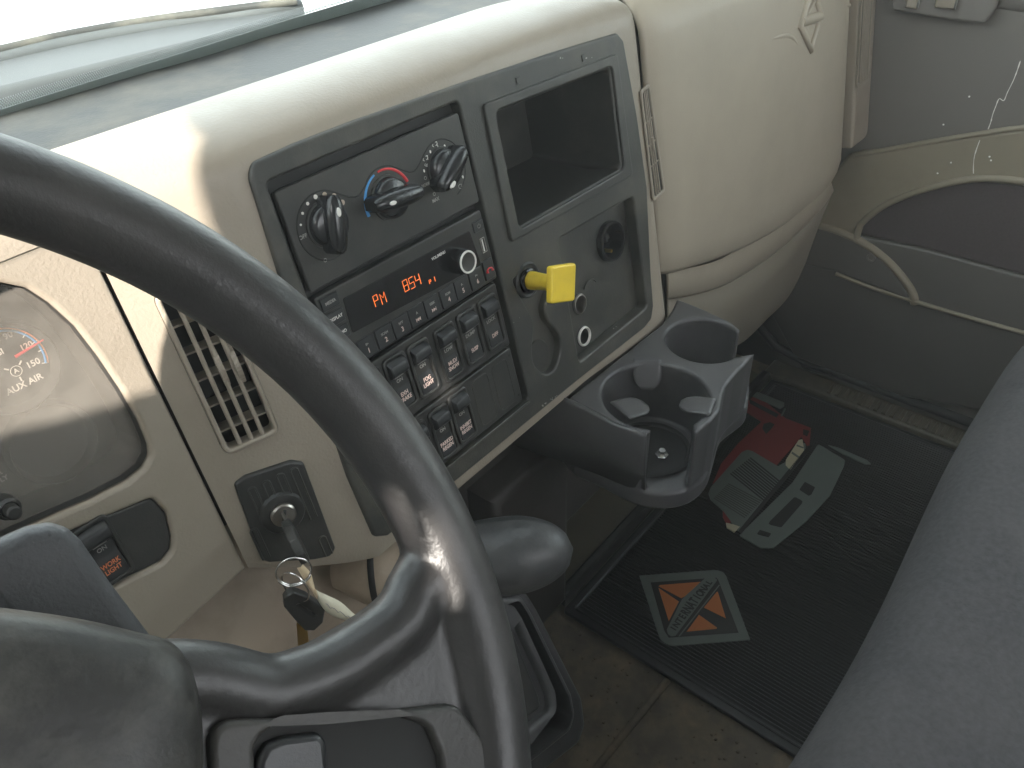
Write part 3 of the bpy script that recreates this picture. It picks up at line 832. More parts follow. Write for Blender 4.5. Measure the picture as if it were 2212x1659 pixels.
for a in (95, 75, 55, 36, 17, 0, -22):
    b.tube([gs.P(GR * 0.72 * math.cos(R(a)), GR * 0.72 * math.sin(R(a)), 0.002), gs.P(GR * 0.84 * math.cos(R(a)), GR * 0.84 * math.sin(R(a)), 0.002)], 0.0003, white)
def gt(x, y, t, s, m=white, ang=0, sx=1.0):
    q = gs.px(c5(x, y), 0.0015); b.text(gs, q[0], q[1], 0.0015, t, s, m, ang, sx=sx)
gt(52, 700, '90', 0.0042); gt(170, 768, '120', 0.0040, pinkw); gt(215, 880, '150', 0.0044); gt(-12, 815, 'PSI', 0.0040); gt(160, 1015, 'AUX AIR', 0.0045)
q = gs.px(c5(106, 930), 0.002)
b.stroke(gs, circ(q[0], q[1], 0.0035, 20), 0.0005, 0.002, white, True)
for a in (40, 140, 270):
    ca, sa = math.cos(R(a)), math.sin(R(a))
    b.stroke(gs, [(q[0] + ca * 0.0075, q[1] + sa * 0.0075), (q[0] + ca * 0.0045, q[1] + sa * 0.0045)], 0.0010, 0.002, white)
b.text(gs, q[0], q[1], 0.0016, 'A', 0.0032, white)
b.build('gauge', clu)
b = MB()
n0, n1 = gs.px(c5(100, 838), 0.004), gs.px(c5(280, 728), 0.004)
b.tube([gs.P(*n0, 0.004), gs.P(*n1, 0.004)], 0.0009, redp, radii=[1.3, 0.6])
b.build('gauge_needle', clu)
b = MB()
g2 = IF.px((112, 955), 0.004); gs = IF.sub(g2[0], g2[1], 0); gface(gs, GR * 0.93)
for p, t in (((5, 1018), 'AIR'), ((5, 1036), 'SUPPLY')):
    q = IF.px(p, 0.001); b.text(IF, q[0] - 0.004, q[1], 0.001, t, 0.0034, greyw)
b.build('gauge', clu)
b = MB()
b.plate(BFr, [linn], -0.014, -0.0125, lensm, 0.0)
b.build('lens', clu, smooth=False)
b = MB()
q = BFr.px((22, 1102), 0.0)
b.lathe(BFr.sub(q[0], q[1]), 0, 0, [(0.0075, -0.013), (0.0072, -0.002), (0.0055, 0.0), (0.0045, -0.001), (0.0045, 0.007), (0.0035, 0.008), (0, 0.008)], bez2, 28)
b.build('reset_button', clu)

# ---- radio
radio = thing('radio', PF.P(0.103, -0.136, 0), 'charcoal dash radio with orange clock digits, round volume knob and numbered keys', 'radio')
b = MB()
b.plate(PF, [rp([(0.0102, -0.1685), (0.1975, -0.1700), (0.1965, -0.1045), (0.0102, -0.1025)], 0.003)], -0.008, 0.0006, bez2, 0.0014)
dl = rp([PF.px(q) for q in [(739, 645), (1012, 498), (1038, 572), (760, 719)]], 0.002)
b.plate(PF, [dl], 0.0, 0.0011, blackp, 0.0003)
b.build('faceplate', radio)
b = MB()
def pc(x, y, h=0.0): return PF.px(c2(x, y), h)
# orange characters drawn with strokes
def seg(cx, cy, wd, hg, lines):
    for ln in lines: b.stroke(PF, [(cx + x * wd, cy + y * hg) for x, y in ln], 0.00075, 0.0011, orange)
q = pc(1052, 1412); seg(q[0], q[1], 0.0046, 0.0088, [[(-.5, -.5), (-.5, .5), (.4, .5), (.4, 0), (-.5, 0)]])
q = pc(1102, 1395); seg(q[0], q[1], 0.0046, 0.0088, [[(-.5, -.5), (-.5, .5), (0, .05), (.5, .5), (.5, -.5)]])
q = pc(1266, 1303); seg(q[0], q[1], 0.0046, 0.0092, [[(-.5, 0), (-.5, .5), (.5, .5), (.5, 0), (-.5, 0), (-.5, -.5), (.5, -.5), (.5, 0)]])
q = pc(1310, 1283); seg(q[0], q[1], 0.0046, 0.0092, [[(.5, .5), (-.5, .5), (-.5, 0), (.5, 0), (.5, -.5), (-.5, -.5)]])
q = pc(1354, 1262); seg(q[0], q[1], 0.0046, 0.0092, [[(-.5, .5), (-.5, 0), (.5, 0)], [(.5, .5), (.5, -.5)]])
q = pc(1445, 1275); seg(q[0], q[1], 0.0022, 0.0032, [[(-.5, -.5), (-.5, .5), (.4, .5), (.4, 0), (-.5, 0)]])
q = pc(1478, 1255); seg(q[0], q[1], 0.002, 0.0042, [[(0, .5), (0, -.5)]])
b.build('display', radio)
def button(c, wd, hg, lines, rr=0.0008, hz=0.0022, m=btn):
    b = MB(); f = PF.sub(c[0], c[1])
    b.plate(f, [rect(-wd / 2, -hg / 2, wd / 2, hg / 2, rr)], -0.001, hz, m, 0.0006)
    for t, dv, s, mm in lines: b.text(f, 0, dv, hz + 0.0001, t, s, mm, sx=0.95)
    return b, f
def cb(x, y): return PF.px(c7(x, y))
for p, t in ((pc(715, 1420), 'MEDIA'), (pc(757, 1535), 'DISPLAY'), (pc(800, 1640), 'AUDIO')):
    bb, f = button((0.0212, p[1]), 0.0165, 0.0105, [(t, 0, 0.0026, greyw if t == 'MEDIA' else white)]); bb.build('button', radio)
keys = [('1', 'II>', 485, 612), ('2', 'SCAN', 622, 530), ('3', 'RPT', 750, 452), ('|<<', 'A', 880, 392), ('>>|', 'SEEK', 1000, 322), ('4', 'RDM', 1118, 235), ('5', 'F-', 1232, 178), ('6', 'F+', 1345, 112)]
for t, s, x, y in keys:
    p = cb(x, y)
    bb, f = button((p[0], -0.1588), 0.0172, 0.0172, [(s, 0.0028, 0.0022, greyw)] + ([(t, -0.0028, 0.0042, pinkw)] if len(t) == 1 else []))
    if len(t) > 1:
        d = -1 if t[0] == '|' else 1
        for k in (0, 1):
            x0 = (-0.0022 + 0.0022 * k)
            tri = [(x0, -0.0046), (x0 + 0.0022, -0.003), (x0, -0.0014)] if d > 0 else [(x0 + 0.0022, -0.0046), (x0, -0.003), (x0 + 0.0022, -0.0014)]
            bb.plate(f, [tri], 0.0022, 0.0025, pinkw, 0.0)
        bb.stroke(f, [(0.0026 * d, -0.0046), (0.0026 * d, -0.0014)], 0.0005, 0.0023, pinkw)
    bb.build('button', radio)
p = cb(1455, 50)
bb, f = button((0.1885, -0.1575), 0.0130, 0.0180, [])
bb.tube([f.P(x, y, 0.0026) for x, y in [(-0.0034, -0.0022), (-0.0030, 0.0004), (0, 0.0014), (0.0030, 0.0004), (0.0034, -0.0022)]], 0.0009, redp, radii=[1.5, 0.8, 0.7, 0.8, 1.5])
bb.build('button', radio)
p = PF.px((1030, 488))
bb, f = button((0.1885, p[1]), 0.0130, 0.0095, []); bb.stroke(f, arc((0, 0), 0.0018, 130, 410, 14), 0.0004, 0.0023, greyw); bb.stroke(f, [(0, 0.0004), (0, 0.0022)], 0.0004, 0.0023, greyw); bb.build('button', radio)
p = PF.px((1041.6, 530))
b = MB(); f = PF.sub(0.1895, p[1])
b.plate(f, [rect(-0.0030, -0.0068, 0.0030, 0.0068, 0.0005), rect(-0.0023, -0.0061, 0.0023, 0.0061)], 0.0, 0.0014, steel, 0.0002)
b.plate(f, [rect(-0.0024, -0.0062, 0.0024, 0.0062)], 0.0, 0.0009, blackm, 0.0)
b.plate(f, [rect(-0.0010, -0.0055, 0.0004, 0.0055)], 0.0009, 0.0012, white, 0.0)
b.build('usb_port', radio)
b = MB()
VK = (0.1540, -0.1345)
b.lathe(PF.sub(*VK), 0, 0, [(0.0112, 0.0), (0.0108, 0.010), (0.0099, 0.0148), (0.0095, 0.0152)], blackp, 44)
b.lathe(PF.sub(*VK), 0, 0, [(0.0099, 0.0150), (0.0096, 0.0158), (0.0083, 0.0158), (0.0081, 0.0150)], white, 44)
b.lathe(PF.sub(*VK), 0, 0, [(0.0083, 0.0152), (0.0078, 0.0150), (0.0, 0.0150)], bez2, 44)
b.build('volume_knob', radio)
b = MB()
q = pc(1505, 1085); b.text(PF, q[0], q[1], 0.0012, 'VOL/MENU', 0.0024, white)
b.build('lettering', radio)

# ---- glove box
def Yg(z): return 0.420 + 0.17 * (z - 0.54)
b = MB()
GX = [0.800, 0.806, 0.82, 0.85] + [0.88 + 0.04 * k for k in range(12)] + [1.345, 1.365, 1.38, 1.39, 1.396, 1.399, 1.400]
def zbot(X):
    k = (X - 0.80) / 0.60
    z = 0.575 - 0.075 * math.sin(min(1, max(0, k) / 0.72) * math.pi / 2)
    if k > 0.80: z += 0.065 * ((k - 0.80) / 0.20) ** 2.5
    return z
colsP = []
for X in GX:
    zb = zbot(X); e = 0
    if X > 1.34: e = 0.030 * ((X - 1.34) / 0.06) ** 3.0
    if X < 0.83: e = 0.010 * ((0.83 - X) / 0.03) ** 2
    pts = [Vector((X, Yg(zb) + 0.05 + e, zb + 0.012)), Vector((X, Yg(zb) + 0.016 + e, zb - 0.002)), Vector((X, Yg(zb) + 0.006 + e, zb + 0.001)), Vector((X, Yg(zb) + 0.001 + e, zb + 0.008))]
    zt = 0.845
    for k in range(1, 14):
        z = zb + 0.012 + (zt - zb - 0.012) * k / 13
        bulge = -0.010 * math.sin(math.pi * (z - zb) / (zt - zb + 0.1)) * math.sin(math.pi * min(1, max(0, (X - 0.8) / 0.6)))
        pts.append(Vector((X, Yg(z) + bulge + e, z)))
    y0, z0 = pts[-1].y, pts[-1].z
    for k in range(1, 11):
        t = k / 10
        p0 = Vector((y0, z0)); p1 = p0 + Vector((0.006, 0.035)); p3 = Vector((CREST_Y, 0.892)); p2 = p3 + Vector((-0.04, 0.006))
        q = p0 * (1 - t) ** 3 + p1 * 3 * t * (1 - t) ** 2 + p2 * 3 * t * t * (1 - t) + p3 * t ** 3
        pts.append(Vector((X, q.x, q.y)))
    pts.append(Vector((X, CREST_Y + 0.01, 0.86)))
    colsP.append(pts)
b.grid(colsP, beige_smooth)
glove = b.build('glove_box_lid', dash, ang=60, solid=0.003)
# moulded crease and diamond emblem, following the lid's surface
def gsurf(p, off=0.0):
    q = at(p, Y=0.44)
    for _ in range(6):
        bl = -0.010 * math.sin(math.pi * (q.z - zbot(q.x)) / (0.845 - zbot(q.x) + 0.1)) * math.sin(math.pi * min(1, max(0, (q.x - 0.8) / 0.6)))
        q = at(p, Y=Yg(q.z) + bl - off)
    return q
b = MB()
cr_ = spl([gsurf(c4(*p), -0.0022) for p in [(560, 335), (680, 280), (800, 220), (880, 196), (925, 205), (960, 255), (1000, 330), (1030, 385)]], 6)
b.tube(cr_, 0.0062, beige_smooth, radii=[0.15 + 0.85 * math.sin(math.pi * i / (len(cr_) - 1)) for i in range(len(cr_))])
cr_ = spl([gsurf(c4(*p), -0.0005) for p in [(1130, 100), (1160, 62), (1205, 38), (1250, 28)]], 6)
b.tube(cr_, 0.0030, beige_smooth)
b.build('moulded_crease', glove, ang=80)
b = MB()
dm = [gsurf(c4(*p), 0.003) for p in [(1040, -70), (1092, 80), (1038, 270), (980, 145)]]
b.grid([[dm[0], dm[1]], [dm[3], dm[2]]], beige_smooth)
b.tube(dm, 0.0058, beige_smooth, True)
def mid3(a, c, t): return a + (c - a) * t
b.tube([mid3(dm[3], dm[0], 0.12), mid3(dm[1], dm[2], 0.05)], 0.0072, beige_smooth)
b.tube([mid3(dm[0], dm[1], 0.45), mid3(dm[3], dm[2], 0.0)], 0.0030, beige_smooth)
dn = [gsurf(c4(*p), 0.001) for p in [(1045, 45), (1068, 95), (1038, 200), (1010, 150)]]
b.tube([dn[0], dn[1], dn[3]], 0.0022, beige_smooth, True)
b.tube([dn[1], dn[2], dn[3]], 0.0022, beige_smooth, True)
b.build('diamond_emblem', glove, ang=80)

# right-hand end of the dash with its own vent
EF = Fr((1.408, Yg(0.54) - 0.004, 0.54), (1, 0, 0), (0, 0.17, 1))
b = MB()
b.plate(EF, [rp([(0, 0.0), (0.072, -0.002), (0.072, 0.42), (0, 0.42)], [0.003, 0.018, 0.01, 0.01])], -0.06, 0.0, beige, 0.006, 4)
endp = b.build('dash_end_panel', dash)
b = MB()
a1 = EF.px((1872, 150)); a0 = EF.px((1852, 175))
b.plate(EF, [rect(0.002, a1[1] - 0.012, 0.046, 0.40, 0.006)], 0.0, 0.0012, blackm, 0.0004)
b.plate(EF, [rect(-0.001, a1[1] - 0.020, 0.052, 0.40, 0.008), rect(0.003, a1[1] - 0.013, 0.045, 0.40, 0.005)], 0.0, 0.003, beige, 0.0012)
for k in range(1, 6):
    b.tube([EF.P(0.003 + 0.042 * k / 6, a1[1] - 0.013, 0.002), EF.P(0.003 + 0.042 * k / 6, 0.4, 0.002)], 0.0012, beige)
b.build('side_vent', endp)

# lip and lower panel under the glove box
def strip(name, rows, m, n=8, parent=None, solid=0.004):
    b = MB(); b.grid([spl(r, n) for r in rows], m); return b.build(name, parent, ang=50, solid=solid)
A1 = [(1438, 596), (1470, 594), (1550, 574), (1630, 527), (1700, 480), (1760, 432), (1792, 396)]
A2 = [(1438, 640), (1475, 636), (1560, 612), (1650, 558), (1715, 505), (1768, 452), (1796, 412)]
strip('lower_lip', [[at((p[0], p[1] - 16), Y=0.455) for p in A1], [at((p[0], p[1] - 8), Y=0.438) for p in A1], [at(p, Y=0.436) for p in A1], [at((p[0], p[1] - 4), Y=0.438) for p in A2], [at((p[0], p[1] - 1), Y=0.442) for p in A2], [at(p, Y=0.452) for p in A2]], beige_smooth, parent=dash)
A3 = [(1438, 700), (1478, 695), (1560, 675), (1640, 622), (1700, 565), (1750, 500), (1790, 425)]
A4 = [(1430, 760), (1480, 757), (1550, 750), (1598, 738), (1650, 690), (1710, 622), (1775, 470)]
strip('lower_panel', [[at((p[0], p[1] - 6), Y=0.453) for p in A2], [at(p, Y=0.458) for p in A3], [at(p, Y=0.475) for p in A4], [at(p, Y=0.60) for p in A4]], M('lower_dash_grey', (0.26, 0.232, 0.185), 0.5, 0.1, 6, 0.3, 500), parent=dash)

# dark space under the centre panel
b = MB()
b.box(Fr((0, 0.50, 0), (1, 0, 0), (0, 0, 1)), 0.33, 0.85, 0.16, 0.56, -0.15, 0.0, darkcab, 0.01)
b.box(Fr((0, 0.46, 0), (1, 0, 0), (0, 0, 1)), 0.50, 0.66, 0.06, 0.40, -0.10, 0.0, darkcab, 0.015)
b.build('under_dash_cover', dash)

# tan engine cover below the steering column
b = MB()
rows = []
for Y, z in ((0.60, 0.62), (0.50, 0.50), (0.44, 0.38), (0.40, 0.25), (0.38, 0.0)):
    rows.append([Vector((X, Y + 0.10 * max(0, 0.12 - X), z + 0.004 * noise.noise(Vector((X * 14, Y * 9, 3))))) for X in [-0.4 + 0.78 * k / 30 for k in range(31)]])
b.grid(rows, tan)
tag(b.build('engine_cover', solid=0.005, ang=60), 'dusty tan moulded cover below the dash, seen through the steering wheel', 'engine cover')

# ================================================================== STEERING WHEEL
WO = Vector((-0.055, 0.195, 0.869)); WA = 0.668
WH = Fr(WO, (1, 0, 0), (0, math.sin(WA), math.cos(WA)))
wheel = thing('steering_wheel', WO, 'worn black leather truck steering wheel with grey spoke and padded hub', 'steering wheel')
RR, rr = 0.213, 0.0160
b = MB()
n1, n2 = 160, 20
rows = []
for i in range(n1 + 1):
    a = 2 * math.pi * i / n1
    rows.append([WH.P((RR + rr * math.cos(t)) * math.cos(a), (RR + rr * math.cos(t)) * math.sin(a), rr * 1.05 * math.sin(t)) for t in [2 * math.pi * k / n2 for k in range(n2 + 1)]])
for r_ in rows: r_[-1] = r_[0]
b.grid(rows, wheelm)
bmesh.ops.remove_doubles(b.bm, verts=b.bm.verts, dist=1e-6)
spk_px = [(985, 1120), (880, 1205), (866, 1240), (838, 1285), (770, 1336), (680, 1388), (590, 1418), (542, 1425), (451, 1402), (380, 1392), (300, 1392), (200, 1410)]
sp_uv = [WH.px(p) for p in spk_px]
def mirror(lp): return [(-u, v) for u, v in lp][::-1]
def add_spoke(sgn):
    top = spl([(u * sgn, v, 0) for u, v in sp_uv], 4)
    tp = [(p.x, p.y) for p in top]
    low = [(0.03 * sgn, -0.075), (0.08 * sgn, -0.125), (0.15 * sgn, -0.150)]
    lp = tp + low
    if sgn < 0: lp = lp[::-1]
    b.plate(WH, [lp], -0.012, 0.006, wheelm, 0.005, 3)
    e = [WH.P(p[0] - 0.002 * sgn, p[1] - 0.012, -0.001) for p in tp]
    b.tube(e, 0.0125, wheelm, res=5)
add_spoke(1); add_spoke(-1)
b.build('rim', wheel, remesh=(0.0022, 8))
b = MB()
# spoke trim plates with the recessed switch pod
for sgn in (1, -1):
    tr_px = [(450, 1556), (700, 1549), (880, 1532), (985, 1520), (1045, 1600), (1075, 1800), (900, 1950), (470, 1900)]
    pod_px = [(545, 1600), (600, 1560), (700, 1552), (855, 1545), (922, 1568), (950, 1632), (958, 1720), (900, 1800), (560, 1780)]
    o_ = [WH.px(p, 0.010) for p in tr_px]; i_ = [WH.px(p, 0.010) for p in pod_px]
    if sgn < 0: o_, i_ = mirror(o_), mirror(i_)
    b = MB()
    b.plate(WH, [rp(o_, 0.008), rp(i_, 0.008)], 0.0, 0.0115, spokem, 0.0022, 4)
    b.plate(WH, [rp(i_, 0.004)], -0.002, 0.0070, blackm, 0.0)
    b.build('spoke_trim', wheel)
b = MB()
for sgn in (1,):
    bt = [WH.px(p, 0.010) for p in [(548, 1690), (556, 1640), (575, 1606), (612, 1592), (690, 1582), (704, 1600), (712, 1700)]]
    b.plate(WH, [rp(bt, 0.004)], 0.002, 0.0112, btn, 0.0025, 3)
b.build('spoke_button', wheel)
b = MB()
pad_px = [(-250, 1290), (0, 1312), (180, 1337), (316, 1368), (385, 1388), (425, 1432), (445, 1500), (452, 1560), (455, 1659), (455, 1800)]
pd = [WH.px(p, 0.018) for p in pad_px]
pd = [(max(u, 0.0), v) for u, v in pd]
full = spl([(u, v, 0) for u, v in pd if u > 0.03], 5)
half = [(p.x, p.y) for p in full] + [(0.09, -0.09), (0.06, -0.115), (0.0, -0.12)]
topc = (0.0, max(v for u, v in half) + 0.006)
loop = [topc] + half + [(-u, v) for u, v in half[::-1][1:]]
ctr = (0.0, -0.03)
rows = []
for k, h in ((1.0, -0.02), (1.0, 0.008), (0.985, 0.0150), (0.955, 0.0195), (0.90, 0.0225), (0.75, 0.0260), (0.5, 0.0285), (0.25, 0.0295), (0.02, 0.030)):
    rows.append([WH.P(ctr[0] + (p[0] - ctr[0]) * k, ctr[1] + (p[1] - ctr[1]) * k, h) for p in loop + loop[:1]])
b.grid(rows, padm)
b.build('airbag_pad', wheel, ang=60, recalc=True)

# ---- steering column shroud behind the wheel
colm = thing('steering_column', WH.P(0.02, 0.0, -0.09), 'grey plastic steering column shroud showing between wheel and gauges', 'steering column')
b = MB()
SW = Fr(WH.P(0, 0, -0.055), WH.u, WH.v)
sp_ = [SW.px(p) for p in [(-120, 1200), (0, 1160), (60, 1134), (112, 1124), (150, 1136), (182, 1165), (240, 1250), (332, 1372), (360, 1420)]]
lp = sp_ + [(sp_[-1][0], sp_[-1][1] - 0.06), (sp_[0][0], sp_[-1][1] - 0.06)]
b.plate(SW, [rp(lp, 0.006, 4)], -0.10, 0.0, shroudm, 0.007, 4)
b.build('shroud', colm)

# ================================================================== KEYS
kt = LF.P(*lk, 0.010)
keyo = thing('ignition_key', kt, 'black-headed ignition key standing in the dash lock', 'key')
b = MB()
end = at((655, 1208), Y=kt.y - 0.045)
axk = (end - kt).normalized()
sdk = axk.cross(LF.v).normalized()
KF = Fr(kt, sdk, -axk) if False else Fr(kt, axk.cross(Vector((0.95, -0.25, 0.2))).normalized(), axk)
Lk = (end - kt).length
b.plate(KF, [rp([(-0.004, -0.003), (0.004, -0.003), (0.004, Lk * 0.30), (-0.004, Lk * 0.30)], 0.001)], -0.0011, 0.0011, steel, 0.0004)
b.build('key_blade', keyo)
b = MB()
hd = rp([(-0.007, Lk * 0.20), (0.007, Lk * 0.20), (0.0135, Lk * 0.50), (0.0125, Lk * 0.80), (0.006, Lk), (-0.006, Lk), (-0.0125, Lk * 0.80), (-0.0135, Lk * 0.50)], 0.004)
b.plate(KF, [hd, rp([(-0.006, Lk * 0.86), (0.006, Lk * 0.86), (0.006, Lk * 0.93), (-0.006, Lk * 0.93)], 0.0015)], -0.0034, 0.0034, bez2, 0.0014, 3)
b.build('key_head', keyo)
rc = at((634, 1234), Y=end.y)
rad = 0.0
r1 = thing('key_ring', rc, 'thin wire split ring hanging from the ignition key head', 'key ring')
VR = Fr(rc, (0.82, -0.57, 0), (0.1, 0.1, 1))
b = MB()
rad = (at((672, 1234), Y=end.y) - at((600, 1234), Y=end.y)).length * 0.36
b.tube([VR.P(p[0], p[1], 0.0004 * math.sin(k * 0.2)) for k, p in enumerate(circ(0, 0, rad, 40))], 0.0008, chrome, True)
b.tube([VR.P(p[0], p[1], 0.0016) for p in arc((0, 0), rad, 200, 330, 20)], 0.0008, chrome)
b.build('ring', r1)
b = MB()
r2c = at((638, 1268), Y=end.y)
VR2 = Fr(r2c, (0.30, -0.95, 0), (0, 0, 1))
b.tube([VR2.P(p[0], p[1], 0) for p in circ(0, 0, rad * 0.9, 36, rad * 1.25)], 0.0007, chrome, True)
b.build('link', r1)
k2c = at((655, 1325), Y=end.y)
k2 = thing('spare_key', k2c, 'second black-headed key dangling from the key ring, blade hanging down', 'key', None)
K2 = Fr(k2c, (Matrix.Rotation(R(6), 3, (0, 1, 0)) @ Vector((0.88, -0.47, 0))), (0.04, 0.25, 1))
K2 = Fr(k2c, Vector((0.88, -0.47, 0)), Vector((0.0, 0.0, 1)) + Vector((0.88, -0.47, 0)) * -0.10)
b = MB()
k2o = [K2.px(cB(*p)) for p in [(600, 1140), (650, 1110), (740, 1150), (800, 1200), (860, 1250), (830, 1360), (760, 1430), (690, 1430), (620, 1330), (565, 1240), (570, 1180)]]
b.plate(K2, [rp(k2o, 0.0015, 3), rp([K2.px(cB(*p)) for p in [(655, 1215), (675, 1205), (785, 1295), (765, 1310)]], 0.0008)], -0.0038, 0.0038, bez2, 0.0014, 3)
b.build('key_head', k2)
b = MB()
b.plate(K2, [[K2.px(cB(*p)) for p in [(640, 1400), (712, 1440), (706, 1660), (622, 1660)]]], -0.0010, 0.0010, brass, 0.0003)
b.build('key_blade', k2)
# paper tag, twisted and curled to the right
b = MB()
e1 = spl([at(cB(*p), Y=end.y - d) for p, d in [((650, 960), 0.0), ((700, 1045), 0.002), ((760, 1130), 0.004), ((810, 1205), 0.008), ((870, 1290), 0.012), ((960, 1345), 0.016), ((1060, 1375), 0.018), ((1200, 1440), 0.02)]], 5)
e2 = spl([at(cB(*p), Y=end.y - d) for p, d in [((695, 932), 0.0), ((755, 1000), 0.002), ((778, 1080), 0.002), ((800, 1130), 0.006), ((880, 1170), 0.012), ((990, 1225), 0.016), ((1110, 1330), 0.018), ((1250, 1400), 0.02)]], 5)
hx = len(e1)
b.grid([[a_, mid3(a_, c_, 0.5) + Vector((0, -0.0012, 0)), c_] for a_, c_ in zip(e1[:16], e2[:16])], papr)
b.grid([[a_, mid3(a_, c_, 0.5) + Vector((0, -0.0020, 0)), c_] for a_, c_ in zip(e1[15:], e2[15:])], paprw)
m1 = [mid3(e1[i], e2[i], 0.42) + Vector((0, -0.0022, 0)) for i in range(19, 33)]
wig = []
for i, p in enumerate(m1):
    wig.append(p + Vector((0, 0, 0.0018 * math.sin(i * 2.2))))
b.tube(wig, 0.00022, ink)
tag(b.build('paper_tag', solid=0.0003, ang=80), 'twisted cream paper tag with pencil marks hanging from the key ring', 'tag')

# ================================================================== CUP HOLDER
CF = Fr((0, 0, 0.55), (1, 0, 0), (0, 1, 0))
cup = thing('cup_holder', (0.66, 0.33, 0.46), 'grey moulded double cup holder clipped under the dash, front cup with three flaps', 'cup holder')
def cp(x, y, z=0.55): q = at(c8(x, y), Z=z); return (q.x, q.y)
def fitc(L):
    # circle through points, least squares
    n = len(L); sx = sum(p[0] for p in L) / n; sy = sum(p[1] for p in L) / n
    suu = svv = suv = suuu = svvv = suvv = svuu = 0
    for x, y in L:
        u, v = x - sx, y - sy
        suu += u * u; svv += v * v; suv += u * v; suuu += u ** 3; svvv += v ** 3; suvv += u * v * v; svuu += v * u * u
    A, B = 0.5 * (suuu + suvv), 0.5 * (svvv + svuu)
    D = suu * svv - suv * suv
    uc, vc = (A * svv - B * suv) / D, (B * suu - A * suv) / D
    return sx + uc, sy + vc, math.sqrt(uc * uc + vc * vc + (suu + svv) / n)
cA_ = fitc([cp(*p) for p in [(800, 650), (880, 570), (1000, 530), (1200, 525), (1380, 590), (1500, 680), (1560, 780)]])
cB_ = fitc([cp(*p) for p in [(1220, 290), (1330, 215), (1500, 200), (1650, 240), (1300, 430), (1450, 500), (1620, 525)]])
print('cups', cA_, cB_)
def ang_of(c, p): return math.atan2(p[1] - c[1], p[0] - c[0])
def arcp(c, a0, a1, n=30): return [(c[0] + c[2] * math.cos(a0 + (a1 - a0) * k / n), c[1] + c[2] * math.sin(a0 + (a1 - a0) * k / n)) for k in range(n + 1)]
# outline, counter-clockwise from the back left corner is awkward in pixels, so walk it: left side, slot, front cup, slot, right, rear cup gap, back
pL = cp(515, 775); slL = cp(1085, 1035); slR = cp(1440, 1030)
nL = cp(1120, 1000); nR = cp(1425, 960)
a_in = ang_of(cA_, cp(1040, 915)); a_out = ang_of(cA_, cp(1500, 900))
if a_in > a_out: a_in, a_out = a_in, a_out
tips = cp(1872, 445); tipb = cp(1770, 275)
b_in = ang_of(cB_, cp(1760, 488)); b_out = ang_of(cB_, cp(1755, 300))
def wrap(a0, a1, ccw):
    while ccw and a1 < a0: a1 += 2 * math.pi
    while (not ccw) and a1 > a0: a1 -= 2 * math.pi
    return a0, a1
outl = []
outl += [pL, cp(700, 868), cp(850, 945), cp(960, 990), slL, nL]
a0, a1 = wrap(a_in, a_out, False)
outl += arcp(cA_, a0, a1, 44)
outl += [nR, slR, cp(1560, 935), cp(1622, 860), cp(1635, 770), cp(1660, 690), cp(1730, 600), cp(1810, 520), tips]
a0, a1 = wrap(b_in, b_out, False)
outl += arcp(cB_, a0, a1, 44)
outl += [tipb, cp(1700, 218), cp(1500, 125), cp(1310, 48), cp(1270, 130), cp(1200, 230)]
outl = [tuple(p) for p in outl]
b = MB()
b.plate(CF, [outl], -0.085, 0.0, cupm, 0.0022, 2)
FL = 0.47
fl_in = [(560, 1235), (760, 1320), (1000, 1440), (1200, 1475), (1400, 1440), (1530, 1330), (1590, 1150), (1640, 1000), (1800, 870), (1830, 790), (1840, 600)]
fl = [tuple(at(c8(*p), Z=FL))[:2] for p in fl_in]
bk = cp(1310, 48)
flo = [tuple(q[:2]) for q in spl([(p[0], p[1], 0) for p in fl], 4)] + [(bk[0] + 0.01, 0.41), (fl[0][0] + 0.01, 0.41)]
b.plate(CF, [flo], -0.105, -0.080, cupm, 0.004, 3)
# side wall that runs down and back under the dash
tpw = spl([at(c8(*p), Z=0.5515 - d) for p, d in [((330, 740), 0.004), ((515, 779), 0.0), ((700, 871), 0.0), ((850, 948), 0.0), ((1000, 1000), 0.0), ((1085, 1034), 0.002)]], 5)
bmw = spl([at(c8(*p), Z=0.468) for p in [(-60, 1040), (250, 1150), (520, 1235), (760, 1325), (950, 1405), (1080, 1440)]], 5)
wb = MB(); wb.grid([tpw, [mid3(a_, c_, 0.04) + Vector((-0.001, -0.001, 0.0005)) for a_, c_ in zip(tpw, bmw)], [mid3(a_, c_, 0.5) for a_, c_ in zip(tpw, bmw)], bmw], cupm)
body = b.build('body', cup, remesh=(0.0020, 3))
wb.build('side_wall', cup, ang=50, solid=0.004)
b = MB()
b.lathe(Fr((cA_[0], cA_[1], 0.4712), (1, 0, 0), (0, 1, 0)), 0, 0, [(cA_[2] * 0.80, 0.003), (cA_[2] * 0.72, 0.0035), (cA_[2] * 0.70, 0.001), (0, 0.0008)], blackm, 40)  # black disc added: the shade deep in the cup, as colour
b.build('cup_shade_disc', cup)
def flap(p0, p1, inner, drop, flat=False):
    """soft tongue from the rim into the front cup"""
    A, B = Vector((*cp(*p0), 0.5515)), Vector((*cp(*p1), 0.5515))
    C_ = Vector((cA_[0], cA_[1], 0.5515))
    m_ = (A + B) / 2; d = (C_ - m_); d.z = 0; d.normalize()
    rows = []
    for k in range(9):
        t = k / 8
        wd = 1.0 if t < 0.55 else math.sqrt(max(0.02, 1 - ((t - 0.55) / 0.47) ** 2)) * 0.95 + 0.05
        z = -drop * t ** 1.3
        row = []
        for j in range(9):
            s = (j / 8 - 0.5) * wd
            row.append(m_ + (B - A) * s + d * (inner * t) + Vector((0, 0, z)))
        rows.append(row)
    b = MB(); b.grid(rows, cupm); b.build('flap', cup, ang=60, solid=0.0022)
flap((985, 500), (1190, 500), 0.018, 0.030)
flap((820, 812), (965, 935), 0.034, 0.006)
